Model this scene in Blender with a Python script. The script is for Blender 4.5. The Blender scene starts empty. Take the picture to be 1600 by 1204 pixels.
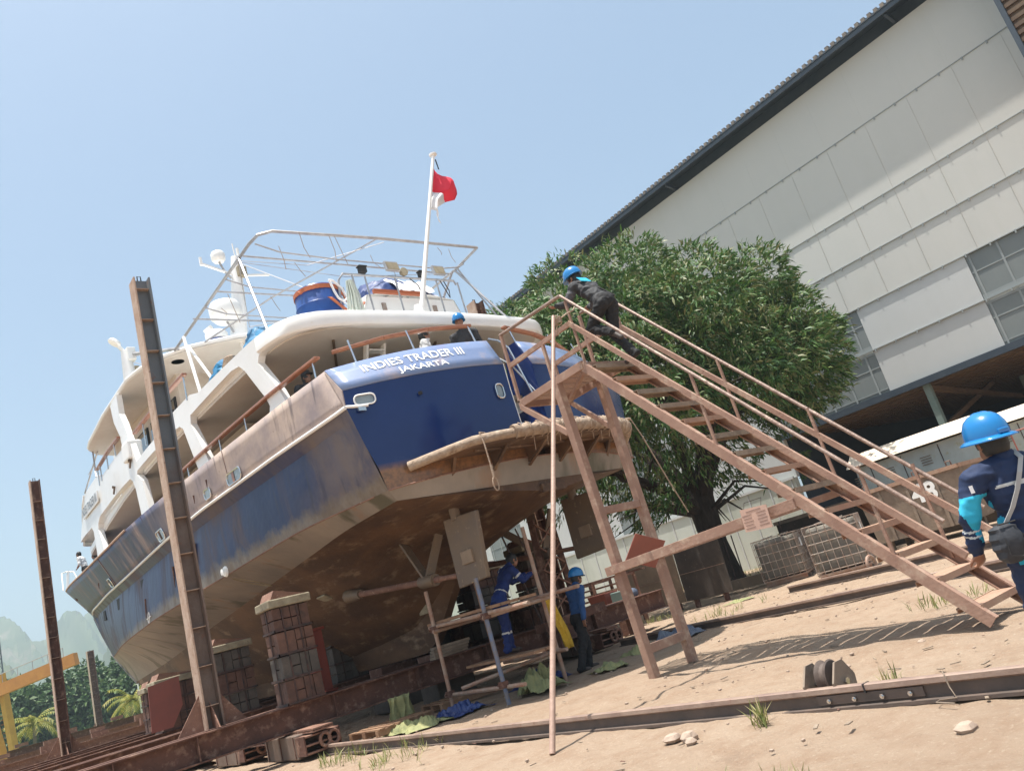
import bpy, bmesh, math, random
import numpy as np
from mathutils import Vector, Matrix, geometry, noise as mnoise
R=math.radians
random.seed(7); rng=np.random.default_rng(7)
scn=bpy.context.scene
# ---------------------------------------------------------------- camera
YAW,PIT,ROL=R(40.77),R(15.11),R(16.19)
fw=Vector((math.sin(YAW)*math.cos(PIT),math.cos(YAW)*math.cos(PIT),math.sin(PIT)))
r0=Vector((math.cos(YAW),-math.sin(YAW),0)); u0=r0.cross(fw)
rt=math.cos(ROL)*r0-math.sin(ROL)*u0; up=math.sin(ROL)*r0+math.cos(ROL)*u0
cam=bpy.data.cameras.new('camera'); co=bpy.data.objects.new('camera',cam); scn.collection.objects.link(co)
co.matrix_world=Matrix(((rt.x,up.x,-fw.x,0),(rt.y,up.y,-fw.y,0),(rt.z,up.z,-fw.z,1.3),(0,0,0,1)))
cam.sensor_width=36; cam.lens=1256.5/1600*36; cam.clip_end=6000; cam.clip_start=.05
scn.camera=co
# ---------------------------------------------------------------- light
SUN=Vector((-.15,.03,1)).normalized()
w=bpy.data.worlds.new('World'); scn.world=w; w.use_nodes=True
nt=w.node_tree; bg=nt.nodes['Background']; sky=nt.nodes.new('ShaderNodeTexSky'); sky.sky_type='NISHITA'
sky.sun_disc=False; sky.sun_elevation=math.asin(SUN.z); sky.sun_rotation=math.atan2(SUN.x,SUN.y)
sky.air_density=1.0; sky.dust_density=3.0; sky.ozone_density=.35; sky.altitude=0
wb=nt.nodes.new('ShaderNodeMix'); wb.data_type='RGBA'; wb.blend_type='MULTIPLY'; wb.inputs[0].default_value=1; wb.inputs[7].default_value=(1.0,1.055,1.0,1)
nt.links.new(sky.outputs[0],wb.inputs[6]); nt.links.new(wb.outputs[2],bg.inputs[0]); bg.inputs[1].default_value=.115
sl=bpy.data.lights.new('sun','SUN'); so=bpy.data.objects.new('sun',sl); scn.collection.objects.link(so)
sl.energy=5.0; sl.angle=R(.5); sl.color=(1,.955,.88)
so.rotation_euler=SUN.to_track_quat('Z','Y').to_euler()
scn.view_settings.view_transform='Standard'; scn.view_settings.look='None'; scn.view_settings.gamma=1
scn.view_settings.exposure=.78; scn.view_settings.use_curve_mapping=False
# ---------------------------------------------------------------- materials
M={}
def mat(name,c,c2=None,scale=3,rough=.6,metal=0,bump=0,bscale=None,stretch=(1,1,1),lo=.35,hi=.65,c3=None,s3=12,l3=.55,h3=.7,coat=0,alpha=1,bdist=.02):
    m=bpy.data.materials.new(name); m.use_nodes=True; t=m.node_tree; b=t.nodes['Principled BSDF']
    b.inputs['Roughness'].default_value=rough; b.inputs['Metallic'].default_value=metal
    b.inputs['Coat Weight'].default_value=coat
    tc=t.nodes.new('ShaderNodeTexCoord'); mp=t.nodes.new('ShaderNodeMapping'); mp.inputs['Scale'].default_value=stretch
    t.links.new(tc.outputs['Object'],mp.inputs[0])
    def layer(prev,col,sc,l,h):
        n=t.nodes.new('ShaderNodeTexNoise'); n.inputs['Scale'].default_value=sc; n.inputs['Detail'].default_value=8; n.inputs['Roughness'].default_value=.65
        t.links.new(mp.outputs[0],n.inputs[0])
        r=t.nodes.new('ShaderNodeMapRange'); r.inputs[1].default_value=l; r.inputs[2].default_value=h
        t.links.new(n.outputs['Fac'],r.inputs[0])
        x=t.nodes.new('ShaderNodeMix'); x.data_type='RGBA'; t.links.new(r.outputs[0],x.inputs[0])
        if isinstance(prev,tuple): x.inputs[6].default_value=(*prev,1)
        else: t.links.new(prev,x.inputs[6])
        x.inputs[7].default_value=(*col,1); return x.outputs[2]
    if c2 is None: b.inputs['Base Color'].default_value=(*c,1)
    else:
        o=layer(c,c2,scale,lo,hi)
        if c3 is not None: o=layer(o,c3,s3,l3,h3)
        t.links.new(o,b.inputs['Base Color'])
    if bump:
        n=t.nodes.new('ShaderNodeTexNoise'); n.inputs['Scale'].default_value=bscale or scale*4; n.inputs['Detail'].default_value=6
        t.links.new(mp.outputs[0],n.inputs[0])
        bp=t.nodes.new('ShaderNodeBump'); bp.inputs['Strength'].default_value=bump; bp.inputs['Distance'].default_value=bdist
        t.links.new(n.outputs['Fac'],bp.inputs['Height']); t.links.new(bp.outputs[0],b.inputs['Normal'])
    if alpha<1: b.inputs['Alpha'].default_value=alpha
    M[name]=m; return m
mat('primer',(.36,.225,.165),(.26,.15,.11),2.2,.62,bump=.25,bscale=30,c3=(.44,.32,.24),s3=5,l3=.53,h3=.68)
mat('primer_dusty',(.40,.27,.19),(.34,.2,.14),3,.8,bump=.3,bscale=40,c3=(.25,.11,.07),s3=9,l3=.6,h3=.7)
mat('pole_steel',(.44,.30,.235),(.33,.215,.165),4,.5,bump=.2,bscale=30)
mat('pipe_worn',(.33,.24,.2),(.2,.13,.1),9,.5,metal=.2,bump=.3,bscale=40,c3=(.5,.38,.3),s3=14)
mat('rust',(.145,.068,.047),(.085,.042,.032),2.4,.85,bump=.6,bscale=22,c3=(.32,.2,.145),s3=5,l3=.52,h3=.72)
mat('rust_light',(.27,.15,.105),(.17,.085,.06),3,.85,bump=.6,bscale=25,c3=(.45,.3,.22),s3=9,l3=.58,h3=.7)

mat('post_edge',(.50,.38,.30),(.38,.25,.18),5,.8,bump=.5,bscale=25,c3=(.16,.07,.045),s3=13,l3=.6,h3=.72)
mat('white_paint',(.86,.86,.85),(.8,.79,.76),1.4,.28,c3=(.6,.5,.4),s3=5,l3=.66,h3=.85,coat=.2)
mat('soffit_bounce',(.60,.54,.48),(.68,.64,.58),1.1,.35)  # warm bounce light under the decks is mixed into this soffit colour
mat('house_cream',(.62,.55,.47),(.52,.44,.36),1.8,.5)
mat('teak',(.36,.15,.08),(.25,.095,.05),6,.35,stretch=(1,1,1),coat=.3)
mat('chrome',(.62,.62,.62),rough=.22,metal=1)
mat('alu_tube',(.46,.46,.47),(.34,.33,.34),5,.4,metal=.5)
mat('glass_dark',(.02,.03,.035),rough=.05,coat=1)
mat('glass_pale',(.32,.38,.4),(.2,.24,.26),3,.08,coat=.6)
mat('black',(.02,.02,.022),rough=.6)
mat('rubber',(.03,.03,.03),rough=.8)
mat('blue_drum',(.012,.05,.22),(.02,.08,.3),4,.35,bump=.1)
mat('orange_strap',(.42,.12,.05),rough=.6)
mat('tarp_cyan',(.008,.12,.26),(.015,.17,.33),3,.5,bump=.5,bscale=4,bdist=.08)
mat('tarp_blue',(.012,.03,.12),(.03,.06,.2),3,.45,bump=.5,bscale=5,bdist=.08)
mat('tarp_grey',(.15,.17,.2),(.08,.1,.16),5,.6,bump=.4,bscale=9,bdist=.05)
mat('cloth_yellow',(.34,.33,.15),(.2,.22,.11),6,.85,bump=.6,bscale=14,bdist=.03)
mat('cloth_yellow_bright',(.75,.5,.05),(.55,.36,.05),6,.8,bump=.4)
mat('canvas',(.42,.33,.25),(.28,.2,.14),8,.85,bump=.8,bscale=16,bdist=.03,c3=(.16,.1,.07),s3=11,l3=.6,h3=.72)
mat('rope',(.42,.34,.27),(.3,.2,.13),30,.9,bump=.5,bscale=60)
mat('rope_green',(.42,.5,.42),(.7,.72,.68),30,.9,stretch=(6,6,.5))
mat('white_plastic',(.82,.82,.8),rough=.35)
mat('hull_bottom',(.145,.078,.040),(.075,.042,.025),1.1,.6,stretch=(1,.45,1),c3=(.24,.165,.105),s3=3.4,l3=.55,h3=.68,bump=.45,bscale=16,lo=.4,hi=.6)
mat('rudder_grey',(.15,.115,.09),(.19,.135,.085),1.5,.6,c3=(.33,.24,.16),s3=8,l3=.6,h3=.7,bump=.2)
mat('antifoul_red',(.17,.025,.012),rough=.6)
mat('concrete_cream',(.38,.34,.24),(.24,.2,.14),4,.9,bump=.4,bscale=20,c3=(.1,.08,.06),s3=13,l3=.62,h3=.68)
mat('block_red',(.165,.085,.06),(.075,.042,.034),3,.85,bump=.5,bscale=16,c3=(.08,.05,.04),s3=5,l3=.55,h3=.65)
mat('block_pink',(.20,.105,.075),(.1,.055,.042),4,.85,bump=.4,bscale=16)
mat('block_grey',(.07,.062,.055),(.12,.10,.085),3,.85,bump=.5,bscale=16)
mat('iron_band',(.03,.025,.025),(.1,.05,.04),8,.7)
mat('wood_plank',(.33,.2,.12),(.22,.12,.07),5,.8,bump=.4,bscale=30)
mat('wood_old',(.30,.24,.18),(.2,.15,.11),6,.85,bump=.5,bscale=30,stretch=(1,1,1))
mat('scaf_blue',(.10,.16,.28),(.2,.16,.13),6,.6)
mat('scaf_rust',(.3,.16,.11),(.36,.28,.22),7,.7,bump=.3)
mat('bark',(.035,.027,.022),(.07,.05,.04),5,.95,bump=1,bscale=14,bdist=.06,stretch=(1,1,.3))
mat('palm_bark',(.2,.17,.13),(.12,.1,.08),5,.9)
mat('corrug_dark',(.035,.05,.07),(.05,.065,.085),2,.5)
mat('roof_edge',(.12,.10,.09),(.2,.17,.14),4,.7)
mat('steel_green',(.14,.2,.18),(.2,.24,.22),2,.6)
mat('steel_brown',(.09,.055,.035),(.14,.09,.05),2,.7)
mat('bin_grey',(.26,.2,.15),(.17,.13,.1),1.8,.75,bump=.3,bscale=20,c3=(.34,.28,.22),s3=4,l3=.55,h3=.75)
mat('kiosk_white',(.5,.55,.53),(.42,.46,.43),2,.6,c3=(.38,.34,.16),s3=5,l3=.58,h3=.75)
mat('kiosk_roof',(.8,.68,.55),rough=.7)
mat('tote_plastic',(.22,.195,.16),(.10,.09,.075),2.5,.5,stretch=(1,1,.35))
mat('cage',(.45,.4,.35),(.3,.2,.15),8,.5,metal=.4)
mat('plate_tan',(.30,.22,.15),(.22,.16,.11),1.7,.6,bump=.15,c3=(.38,.3,.22),s3=5,l3=.6,h3=.75)
mat('plate_dark',(.04,.032,.028),(.07,.055,.045),2,.6,c3=(.35,.3,.26),s3=14,l3=.66,h3=.7)
mat('plate_red',(.32,.10,.075),(.25,.09,.07),2,.6,c3=(.45,.3,.25),s3=16,l3=.68,h3=.72)
mat('paper',(.55,.36,.28),(.48,.32,.26),3,.9)
mat('ink',(.3,.2,.17),rough=.9)
mat('lettering',(.85,.85,.83),rough=.5)
mat('black_letter',(.03,.03,.035),rough=.4)
mat('rail_steel',(.25,.17,.14),(.38,.28,.22),3,.5,metal=.2,bump=.3,bscale=18,c3=(.2,.09,.06),s3=7,l3=.6,h3=.75)
mat('rail_side',(.09,.07,.06),(.14,.1,.08),3,.7,bump=.3,bscale=18)
mat('flag_red',(.7,.02,.05),rough=.7); mat('flag_white',(.8,.78,.78),rough=.7)
mat('crane_yellow',(.62,.36,.06),(.5,.27,.05),1,.6)
mat('crane_orange',(.6,.26,.06),(.5,.2,.05),1,.6)
mat('concrete_wall',(.6,.6,.57),(.5,.5,.47),.5,.9)
mat('stone',(.42,.33,.26),(.3,.22,.17),6,.9,bump=.6,bscale=14)
mat('screen_paint',(.04,.05,.05),rough=.3)
# clothes and skin
mat('skin',(.30,.15,.09),(.26,.12,.075),9,.5)
mat('hair',(.01,.009,.008),rough=.5)
mat('helmet_blue',(.01,.16,.42),(.012,.19,.48),2,.22,coat=.5)
mat('cover_navy',(.010,.022,.065),(.014,.03,.085),5,.8,bump=.5,bscale=7,bdist=.03)
mat('cover_cyan',(.02,.36,.55),(.03,.42,.62),5,.8,bump=.4,bscale=8)
mat('cover_royal',(.006,.02,.11),(.01,.03,.15),5,.8,bump=.5,bscale=9,bdist=.03)
mat('reflective',(.5,.52,.52),rough=.4)
mat('shirt_blue',(.02,.07,.2),(.03,.09,.24),5,.85,bump=.4,bscale=9)
mat('trouser_black',(.012,.012,.014),(.02,.02,.022),5,.85,bump=.4,bscale=9)
mat('jacket_dark',(.025,.027,.03),(.045,.045,.05),7,.8,bump=.4,bscale=12)
mat('jacket_grey',(.1,.1,.11),(.06,.06,.07),7,.8)
mat('shirt_white',(.68,.68,.68),(.6,.6,.6),5,.8)
mat('cap_red',(.42,.03,.02),rough=.7); mat('cap_white',(.75,.75,.75),rough=.7); mat('boot',(.05,.035,.03),rough=.6)
mat('bag_grey',(.025,.028,.035),(.04,.043,.052),7,.7,bump=.4,bscale=12)
mat('strap_grey',(.36,.36,.36),rough=.8)
def nodes(name,rough=.8):
    m=bpy.data.materials.new(name); m.use_nodes=True; M[name]=m; t=m.node_tree
    t.nodes['Principled BSDF'].inputs['Roughness'].default_value=rough
    return m,t,t.nodes['Principled BSDF']
def N(t,k,**kw):
    n=t.nodes.new(k)
    for a,b in kw.items(): setattr(n,a,b)
    return n
def mixc(t,f,a,b):
    x=N(t,'ShaderNodeMix',data_type='RGBA')
    for i,v in ((0,f),(6,a),(7,b)):
        if isinstance(v,(int,float)): x.inputs[i].default_value=v
        elif isinstance(v,tuple): x.inputs[i].default_value=(*v,1)
        else: t.links.new(v,x.inputs[i])
    return x.outputs[2]
def noise(t,vec,sc,l,h,det=8,ro=.65,dist=0):
    n=N(t,'ShaderNodeTexNoise'); n.inputs['Scale'].default_value=sc; n.inputs['Detail'].default_value=det; n.inputs['Roughness'].default_value=ro; n.inputs['Distortion'].default_value=dist
    t.links.new(vec,n.inputs[0]); r=N(t,'ShaderNodeMapRange'); r.inputs[1].default_value=l; r.inputs[2].default_value=h
    t.links.new(n.outputs['Fac'],r.inputs[0]); return r.outputs[0]
def objvec(t,s=(1,1,1)):
    tc=N(t,'ShaderNodeTexCoord'); mp=N(t,'ShaderNodeMapping'); mp.inputs['Scale'].default_value=s
    t.links.new(tc.outputs['Object'],mp.inputs[0]); return mp.outputs[0]
def math_(t,op,a,b):
    n=N(t,'ShaderNodeMath',operation=op)
    for i,v in ((0,a),(1,b)):
        if isinstance(v,(int,float)): n.inputs[i].default_value=v
        else: t.links.new(v,n.inputs[i])
    n.use_clamp=False; return n.outputs[0]
def bumpn(t,b,h,st,di):
    n=N(t,'ShaderNodeBump'); n.inputs['Strength'].default_value=st; n.inputs['Distance'].default_value=di
    t.links.new(h,n.inputs['Height']); t.links.new(n.outputs[0],b.inputs['Normal'])
# weathered blue topsides: navy paint with chalk and dust in streaks running down
def hullside(name,dust,top):
    m,t,b=nodes(name,.5); v=objvec(t); vs=objvec(t,(1,1.7,.2))
    s=N(t,'ShaderNodeSeparateXYZ'); t.links.new(v,s.inputs[0])
    def rng_(i,a,b_):
        g=N(t,'ShaderNodeMapRange'); g.inputs[1].default_value=a; g.inputs[2].default_value=b_; t.links.new(s.outputs[i],g.inputs[0]); return g.outputs[0]
    base=mixc(t,noise(t,v,1.1,.3,.7),(.006,.015,.07),(.014,.03,.11))
    chalk=mixc(t,noise(t,v,.9,.35,.65),dust,(.30,.25,.25) if top else (.13,.115,.12))
    if top:
        fwd=rng_(1,4.5,10.5)
        nA=noise(t,v,.75,.18,.42,9,.6,.5); nB=noise(t,vs,.8,.49,.80,8,.55,1.2)
        x=N(t,'ShaderNodeMix',data_type='FLOAT'); t.links.new(fwd,x.inputs[0]); t.links.new(nA,x.inputs[2]); t.links.new(nB,x.inputs[3]); f=math_(t,'MULTIPLY',x.outputs[0],.92)
    else:
        f=math_(t,'MAXIMUM',math_(t,'MULTIPLY',noise(t,vs,1.0,.50,.66,10,.62,.9),.65),math_(t,'MULTIPLY',noise(t,v,.42,.50,.62,8,.6,.4),.8))
    col=mixc(t,f,base,chalk)
    if not top:
        aft=math_(t,'MULTIPLY',rng_(1,2.6,.0),noise(t,v,.9,.30,.62,9,.65,.6)); col=mixc(t,math_(t,'MULTIPLY',aft,.75),col,(.20,.155,.13))
    col=mixc(t,math_(t,'MULTIPLY',noise(t,vs,3.2,.58,.68,8,.6),.55),col,(.035,.035,.06))
    col=mixc(t,noise(t,v,9,.65,.71,8,.7),col,(.10,.06,.045))
    if not top:
        zz=math_(t,'ADD',s.outputs[2],math_(t,'MULTIPLY',noise(t,v,2.4,.2,.8,9,.7),-.34)); zz=math_(t,'ADD',zz,.1)
        g=N(t,'ShaderNodeMapRange'); g.inputs[1].default_value=3.86; g.inputs[2].default_value=3.66; t.links.new(zz,g.inputs[0])
        col=mixc(t,math_(t,'MULTIPLY',g.outputs[0],.9),col,mixc(t,noise(t,v,3,.4,.6),(.15,.105,.065),(.20,.16,.12)))
    t.links.new(col,b.inputs['Base Color'])
    rr=N(t,'ShaderNodeMapRange'); t.links.new(f,rr.inputs[0]); rr.inputs[3].default_value=.38; rr.inputs[4].default_value=.85; b.inputs['Specular IOR Level'].default_value=.35; t.links.new(rr.outputs[0],b.inputs['Roughness'])
    bumpn(t,b,noise(t,v,1.3,0,1,3),.35,.05)
hullside('hull_blue',(.17,.125,.095),False)
hullside('bulwark_blue',(.56,.44,.36),True)
def under():
    m,t,b=nodes('boot_grey',.5); v=objvec(t); vs=objvec(t,(1,1.8,.18))
    c=mixc(t,noise(t,v,.9,.35,.65),(.20,.18,.16),(.29,.25,.21))
    c=mixc(t,math_(t,'MULTIPLY',noise(t,vs,1.2,.58,.68,8,.6),.5),c,(.30,.15,.07))
    c=mixc(t,math_(t,'MULTIPLY',noise(t,vs,.9,.56,.64,8,.5),.8),c,(.075,.075,.045))
    c=mixc(t,noise(t,v,14,.70,.74),c,(.5,.45,.4)); t.links.new(c,b.inputs['Base Color'])
    bumpn(t,b,noise(t,v,9,0,1),.15,.02)
under()
def transom():
    m,t,b=nodes('transom_blue',.16); v=objvec(t)
    c=mixc(t,noise(t,v,.7,.3,.7),(.004,.017,.095),(.008,.027,.13)); c=mixc(t,noise(t,v,1.6,.6,.85,9),c,(.03,.05,.16))
    s=N(t,'ShaderNodeSeparateXYZ'); t.links.new(v,s.inputs[0]); g=N(t,'ShaderNodeMapRange'); g.inputs[1].default_value=4.0; g.inputs[2].default_value=3.86
    t.links.new(s.outputs[2],g.inputs[0]); c=mixc(t,g.outputs[0],c,mixc(t,noise(t,v,12,.4,.6),(.26,.13,.06),(.16,.09,.05)))
    t.links.new(c,b.inputs['Base Color']); b.inputs['Coat Weight'].default_value=.2; b.inputs['Coat Roughness'].default_value=.1; b.inputs['Specular IOR Level'].default_value=.4
    m,t,b=nodes('transom_upper_glare',.3); v=objvec(t)
    c=mixc(t,noise(t,v,1.1,.3,.7),(.15,.21,.38),(.20,.26,.42))  # sky glare on the tilted facet is painted into this pale blue
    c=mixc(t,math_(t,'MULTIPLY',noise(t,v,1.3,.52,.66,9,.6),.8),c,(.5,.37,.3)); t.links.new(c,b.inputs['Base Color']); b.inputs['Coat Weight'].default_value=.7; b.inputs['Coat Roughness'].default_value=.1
transom()
def post_m():
    m,t,b=nodes('post_dark',.6);v=objvec(t);s=N(t,'ShaderNodeSeparateXYZ');t.links.new(v,s.inputs[0]);g=N(t,'ShaderNodeMapRange');g.inputs[1].default_value=5.4;g.inputs[2].default_value=4.2
    zz=math_(t,'ADD',s.outputs[2],math_(t,'MULTIPLY',noise(t,v,1.5,.2,.8),1.2));t.links.new(zz,g.inputs[0])
    c=mixc(t,g.outputs[0],mixc(t,noise(t,v,3,.3,.7),(.13,.148,.165),(.16,.176,.19)),mixc(t,noise(t,v,2,.35,.65),(.19,.145,.12),(.13,.085,.065)));c=mixc(t,noise(t,v,6,.6,.75),c,(.2,.09,.055));t.links.new(c,b.inputs['Base Color']);bumpn(t,b,noise(t,v,18,0,1),.3,.02)
post_m()
def ground_m():
    m,t,b=nodes('sand',.95); tc=N(t,'ShaderNodeTexCoord'); v=tc.outputs['Object']
    c=mixc(t,noise(t,v,.35,.3,.7),(.325,.232,.162),(.385,.288,.208))
    c=mixc(t,noise(t,v,3.1,.45,.75,10,.7),c,(.28,.18,.115)); c=mixc(t,noise(t,v,26,.55,.75,6,.7),c,(.46,.37,.28))
    c=mixc(t,noise(t,v,70,.66,.72,3),c,(.22,.15,.1)); c=mixc(t,math_(t,'MULTIPLY',noise(t,v,.8,.60,.70,9,.7),.5),c,(.19,.13,.09)); c=mixc(t,math_(t,'MULTIPLY',noise(t,v,1.3,.64,.68,10,.75,.7),.6),c,(.30,.16,.10))
    s=N(t,'ShaderNodeSeparateXYZ'); t.links.new(v,s.inputs[0])
    far=N(t,'ShaderNodeMapRange'); far.inputs[1].default_value=38; far.inputs[2].default_value=60; t.links.new(s.outputs[1],far.inputs[0])
    c=mixc(t,far.outputs[0],c,mixc(t,noise(t,v,.2,.4,.6),(.10,.14,.035),(.2,.2,.08)))
    t.links.new(c,b.inputs['Base Color'])
    h=math_(t,'ADD',math_(t,'MULTIPLY',noise(t,v,2.2,0,1,10,.7),1.0),math_(t,'MULTIPLY',noise(t,v,30,0,1,6,.7),.25)); bumpn(t,b,h,1,.10)
ground_m()
def cladding(name,c1,c2,per,streak):
    m,t,b=nodes(name,.55); v=objvec(t); vs=objvec(t,(1,1.2,.12))
    c=mixc(t,noise(t,v,.25,.3,.7),c1,c2); c=mixc(t,math_(t,'MULTIPLY',noise(t,vs,1.2,.5,.8),streak),c,(.35,.37,.3)); t.links.new(c,b.inputs['Base Color'])
    s=N(t,'ShaderNodeSeparateXYZ'); t.links.new(v,s.inputs[0]); n=math_(t,'SINE',math_(t,'MULTIPLY',s.outputs[1],6.2832/per),0); bumpn(t,b,n,.06,.01)
cladding('clad_cream',(.50,.495,.465),(.53,.52,.485),.25,.12)
cladding('clad_white',(.50,.51,.505),(.475,.485,.48),.25,.12)
cladding('clad_grey',(.165,.185,.185),(.195,.215,.215),.25,.1)
cladding('clad_grey_line',(.25,.275,.275),(.28,.30,.30),.25,.1)
cladding('clad_fence',(.52,.54,.49),(.42,.44,.38),.3,.8)
def leafm(name,a,b_,c_,tr=.25):
    m,t,b=nodes(name,.55); g=N(t,'ShaderNodeNewGeometry'); cr=N(t,'ShaderNodeValToRGB'); e=cr.color_ramp.elements
    e[0].color=(*a,1); e[1].color=(*b_,1); x=cr.color_ramp.elements.new(.5); x.color=tuple((a[i]+b_[i])/2 for i in range(3))+(1,)
    y=cr.color_ramp.elements.new(.93); y.color=(*c_,1)
    t.links.new(g.outputs['Random Per Island'],cr.inputs[0]); t.links.new(cr.outputs[0],b.inputs['Base Color'])
    tl=N(t,'ShaderNodeBsdfTranslucent'); t.links.new(cr.outputs[0],tl.inputs[0]); ms=N(t,'ShaderNodeMixShader'); ms.inputs[0].default_value=tr
    t.links.new(b.outputs[0],ms.inputs[1]); t.links.new(tl.outputs[0],ms.inputs[2]); t.links.new(ms.outputs[0],t.nodes['Material Output'].inputs[0])
leafm('mango_leaf',(.034,.095,.02),(.10,.21,.036),(.2,.19,.08),.2)
leafm('wood_leaf',(.03,.075,.025),(.08,.15,.04),(.12,.18,.06))
leafm('palm_leaf',(.16,.2,.03),(.3,.3,.06),(.45,.38,.08),.35)
leafm('bush_leaf',(.06,.16,.02),(.3,.32,.03),(.5,.2,.04),.3)
leafm('grass_leaf',(.12,.17,.04),(.3,.28,.1),(.45,.38,.2),.3)
mat('hill_green',(.07,.105,.04),(.12,.14,.065),.02,.95,c3=(.22,.19,.13),s3=.012,l3=.56,h3=.62)
# ---------------------------------------------------------------- helpers
MW={}
def P_(o): return MW.get(o.name,Matrix()) if o else Matrix()
def tag(o,label=None,cat=None,group=None,kind=None):
    if label:o['label']=label
    if cat:o['category']=cat
    if group:o['group']=group
    if kind:o['kind']=kind
    return o
def thing(name,label,cat,loc=(0,0,0),rz=0,group=None):
    o=bpy.data.objects.new(name,None); scn.collection.objects.link(o); o.location=loc; o.rotation_euler=(0,0,rz); o.empty_display_size=.2
    MW[o.name]=Matrix.Translation(Vector(loc))@Matrix.Rotation(rz,4,'Z'); return tag(o,label,cat,group)
def copy_tree(o,parent=None,loc=None,rz=None,label=None):
    c=o.copy(); scn.collection.objects.link(c); c.parent=parent
    if loc is not None: c.location=loc
    if rz is not None: c.rotation_euler=(0,0,rz)
    if label: c['label']=label
    for ch in list(o.children): copy_tree(ch,c)
    return c
class MB:
    """collects shapes; build() links them as ONE mesh object"""
    def __init__(s): s.v=[];s.f=[];s.mi=[];s.cm=0
    def add(s,vs,fs):
        n=len(s.v); s.v+= [Vector(p) for p in vs]; s.f+=[tuple(i+n for i in f) for f in fs]; s.mi+=[s.cm]*len(fs); return s
    def box(s,c,d,rot=None):
        x,y,z=[a/2 for a in d]; vs=[Vector(p) for p in((-x,-y,-z),(x,-y,-z),(x,y,-z),(-x,y,-z),(-x,-y,z),(x,-y,z),(x,y,z),(-x,y,z))]
        if rot is not None: vs=[rot@p for p in vs]
        c=Vector(c); return s.add([p+c for p in vs],[(0,3,2,1),(4,5,6,7),(0,1,5,4),(1,2,6,5),(2,3,7,6),(3,0,4,7)])
    def bb(s,a,b): return s.box([(a[i]+b[i])/2 for i in range(3)],[abs(b[i]-a[i]) for i in range(3)])
    def beam(s,a,b,w,h,upv=(0,0,1)):
        a=Vector(a);b=Vector(b);d=b-a;L=d.length
        if L<1e-6:return s
        y=d/L;x=y.cross(Vector(upv))
        if x.length<1e-4:x=y.cross(Vector((0,1,0)))
        x.normalize();z=x.cross(y)
        return s.box((a+b)/2,(w,L,h),Matrix((x,y,z)).transposed())
    def hbeam(s,a,b,w,h,upv=(0,0,1),tf=.025,tw=.02):
        """I section: flanges w wide, depth h"""
        a=Vector(a);b=Vector(b);y=(b-a).normalized();x=y.cross(Vector(upv)).normalized();z=x.cross(y)
        s.beam(a+z*(h/2-tf/2),b+z*(h/2-tf/2),w,tf,z);s.beam(a-z*(h/2-tf/2),b-z*(h/2-tf/2),w,tf,z);s.beam(a,b,tw,h-2*tf,z);return s
    def tube(s,pts,r,n=8,cap=True):
        pts=[Vector(p) for p in pts];m=len(pts);rr=r if isinstance(r,(list,tuple)) else [r]*m
        vs=[];fs=[];px=None
        for i,p in enumerate(pts):
            d=((pts[min(i+1,m-1)]-pts[max(i-1,0)])).normalized()
            if px is None:
                px=d.cross(Vector((0,0,1)))
                if px.length<.01:px=d.cross(Vector((0,1,0)))
            px=(px-d*px.dot(d)).normalized();py=d.cross(px)
            for k in range(n):
                a=2*math.pi*k/n;vs.append(p+(px*math.cos(a)+py*math.sin(a))*rr[i])
        for i in range(m-1):
            for k in range(n):
                k2=(k+1)%n;fs.append((i*n+k,i*n+k2,(i+1)*n+k2,(i+1)*n+k))
        if cap: fs.append(tuple(range(n))[::-1]);fs.append(tuple(range((m-1)*n,m*n)))
        return s.add(vs,fs)
    def lathe(s,prof,c=(0,0,0),n=24,rot=None,sc=(1,1,1)):
        vs=[];fs=[];m=len(prof);c=Vector(c)
        for r,z in prof:
            for k in range(n):
                a=2*math.pi*k/n;p=Vector((r*math.cos(a)*sc[0],r*math.sin(a)*sc[1],z*sc[2]))
                if rot is not None:p=rot@p
                vs.append(p+c)
        for i in range(m-1):
            for k in range(n):
                k2=(k+1)%n;fs.append((i*n+k,i*n+k2,(i+1)*n+k2,(i+1)*n+k))
        if prof[0][0]>1e-4:fs.append(tuple(range(n))[::-1])
        if prof[-1][0]>1e-4:fs.append(tuple(range((m-1)*n,m*n)))
        return s.add(vs,fs)
    def ball(s,c,r,n=14,m=8,rot=None):
        if not isinstance(r,(tuple,list)):r=(r,r,r)
        return s.lathe([(math.sin(math.pi*i/m)+1e-5,-math.cos(math.pi*i/m)) for i in range(m+1)],c,n,rot,r) if rot is None else s._ball(c,r,n,m,rot)
    def _ball(s,c,r,n,m,rot):
        return s.lathe([(math.sin(math.pi*i/m)+1e-5,-math.cos(math.pi*i/m)) for i in range(m+1)],c,n,rot@Matrix.Diagonal(Vector(r)))
    def prism(s,poly,a,b):
        """poly: 3-D outline, swept by vector from a to b (offset vectors)"""
        a=Vector(a);b=Vector(b);n=len(poly);vs=[Vector(p)+a for p in poly]+[Vector(p)+b for p in poly]
        fs=[tuple(range(n))[::-1],tuple(range(n,2*n))]+[(i,(i+1)%n,n+(i+1)%n,n+i) for i in range(n)]
        return s.add(vs,fs)
    def grid(s,rows,closed=False):
        n=len(rows[0]);vs=[p for r in rows for p in r];fs=[]
        for i in range(len(rows)-1):
            for k in range(n-1): fs.append((i*n+k,i*n+k+1,(i+1)*n+k+1,(i+1)*n+k))
        return s.add(vs,fs)
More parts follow.
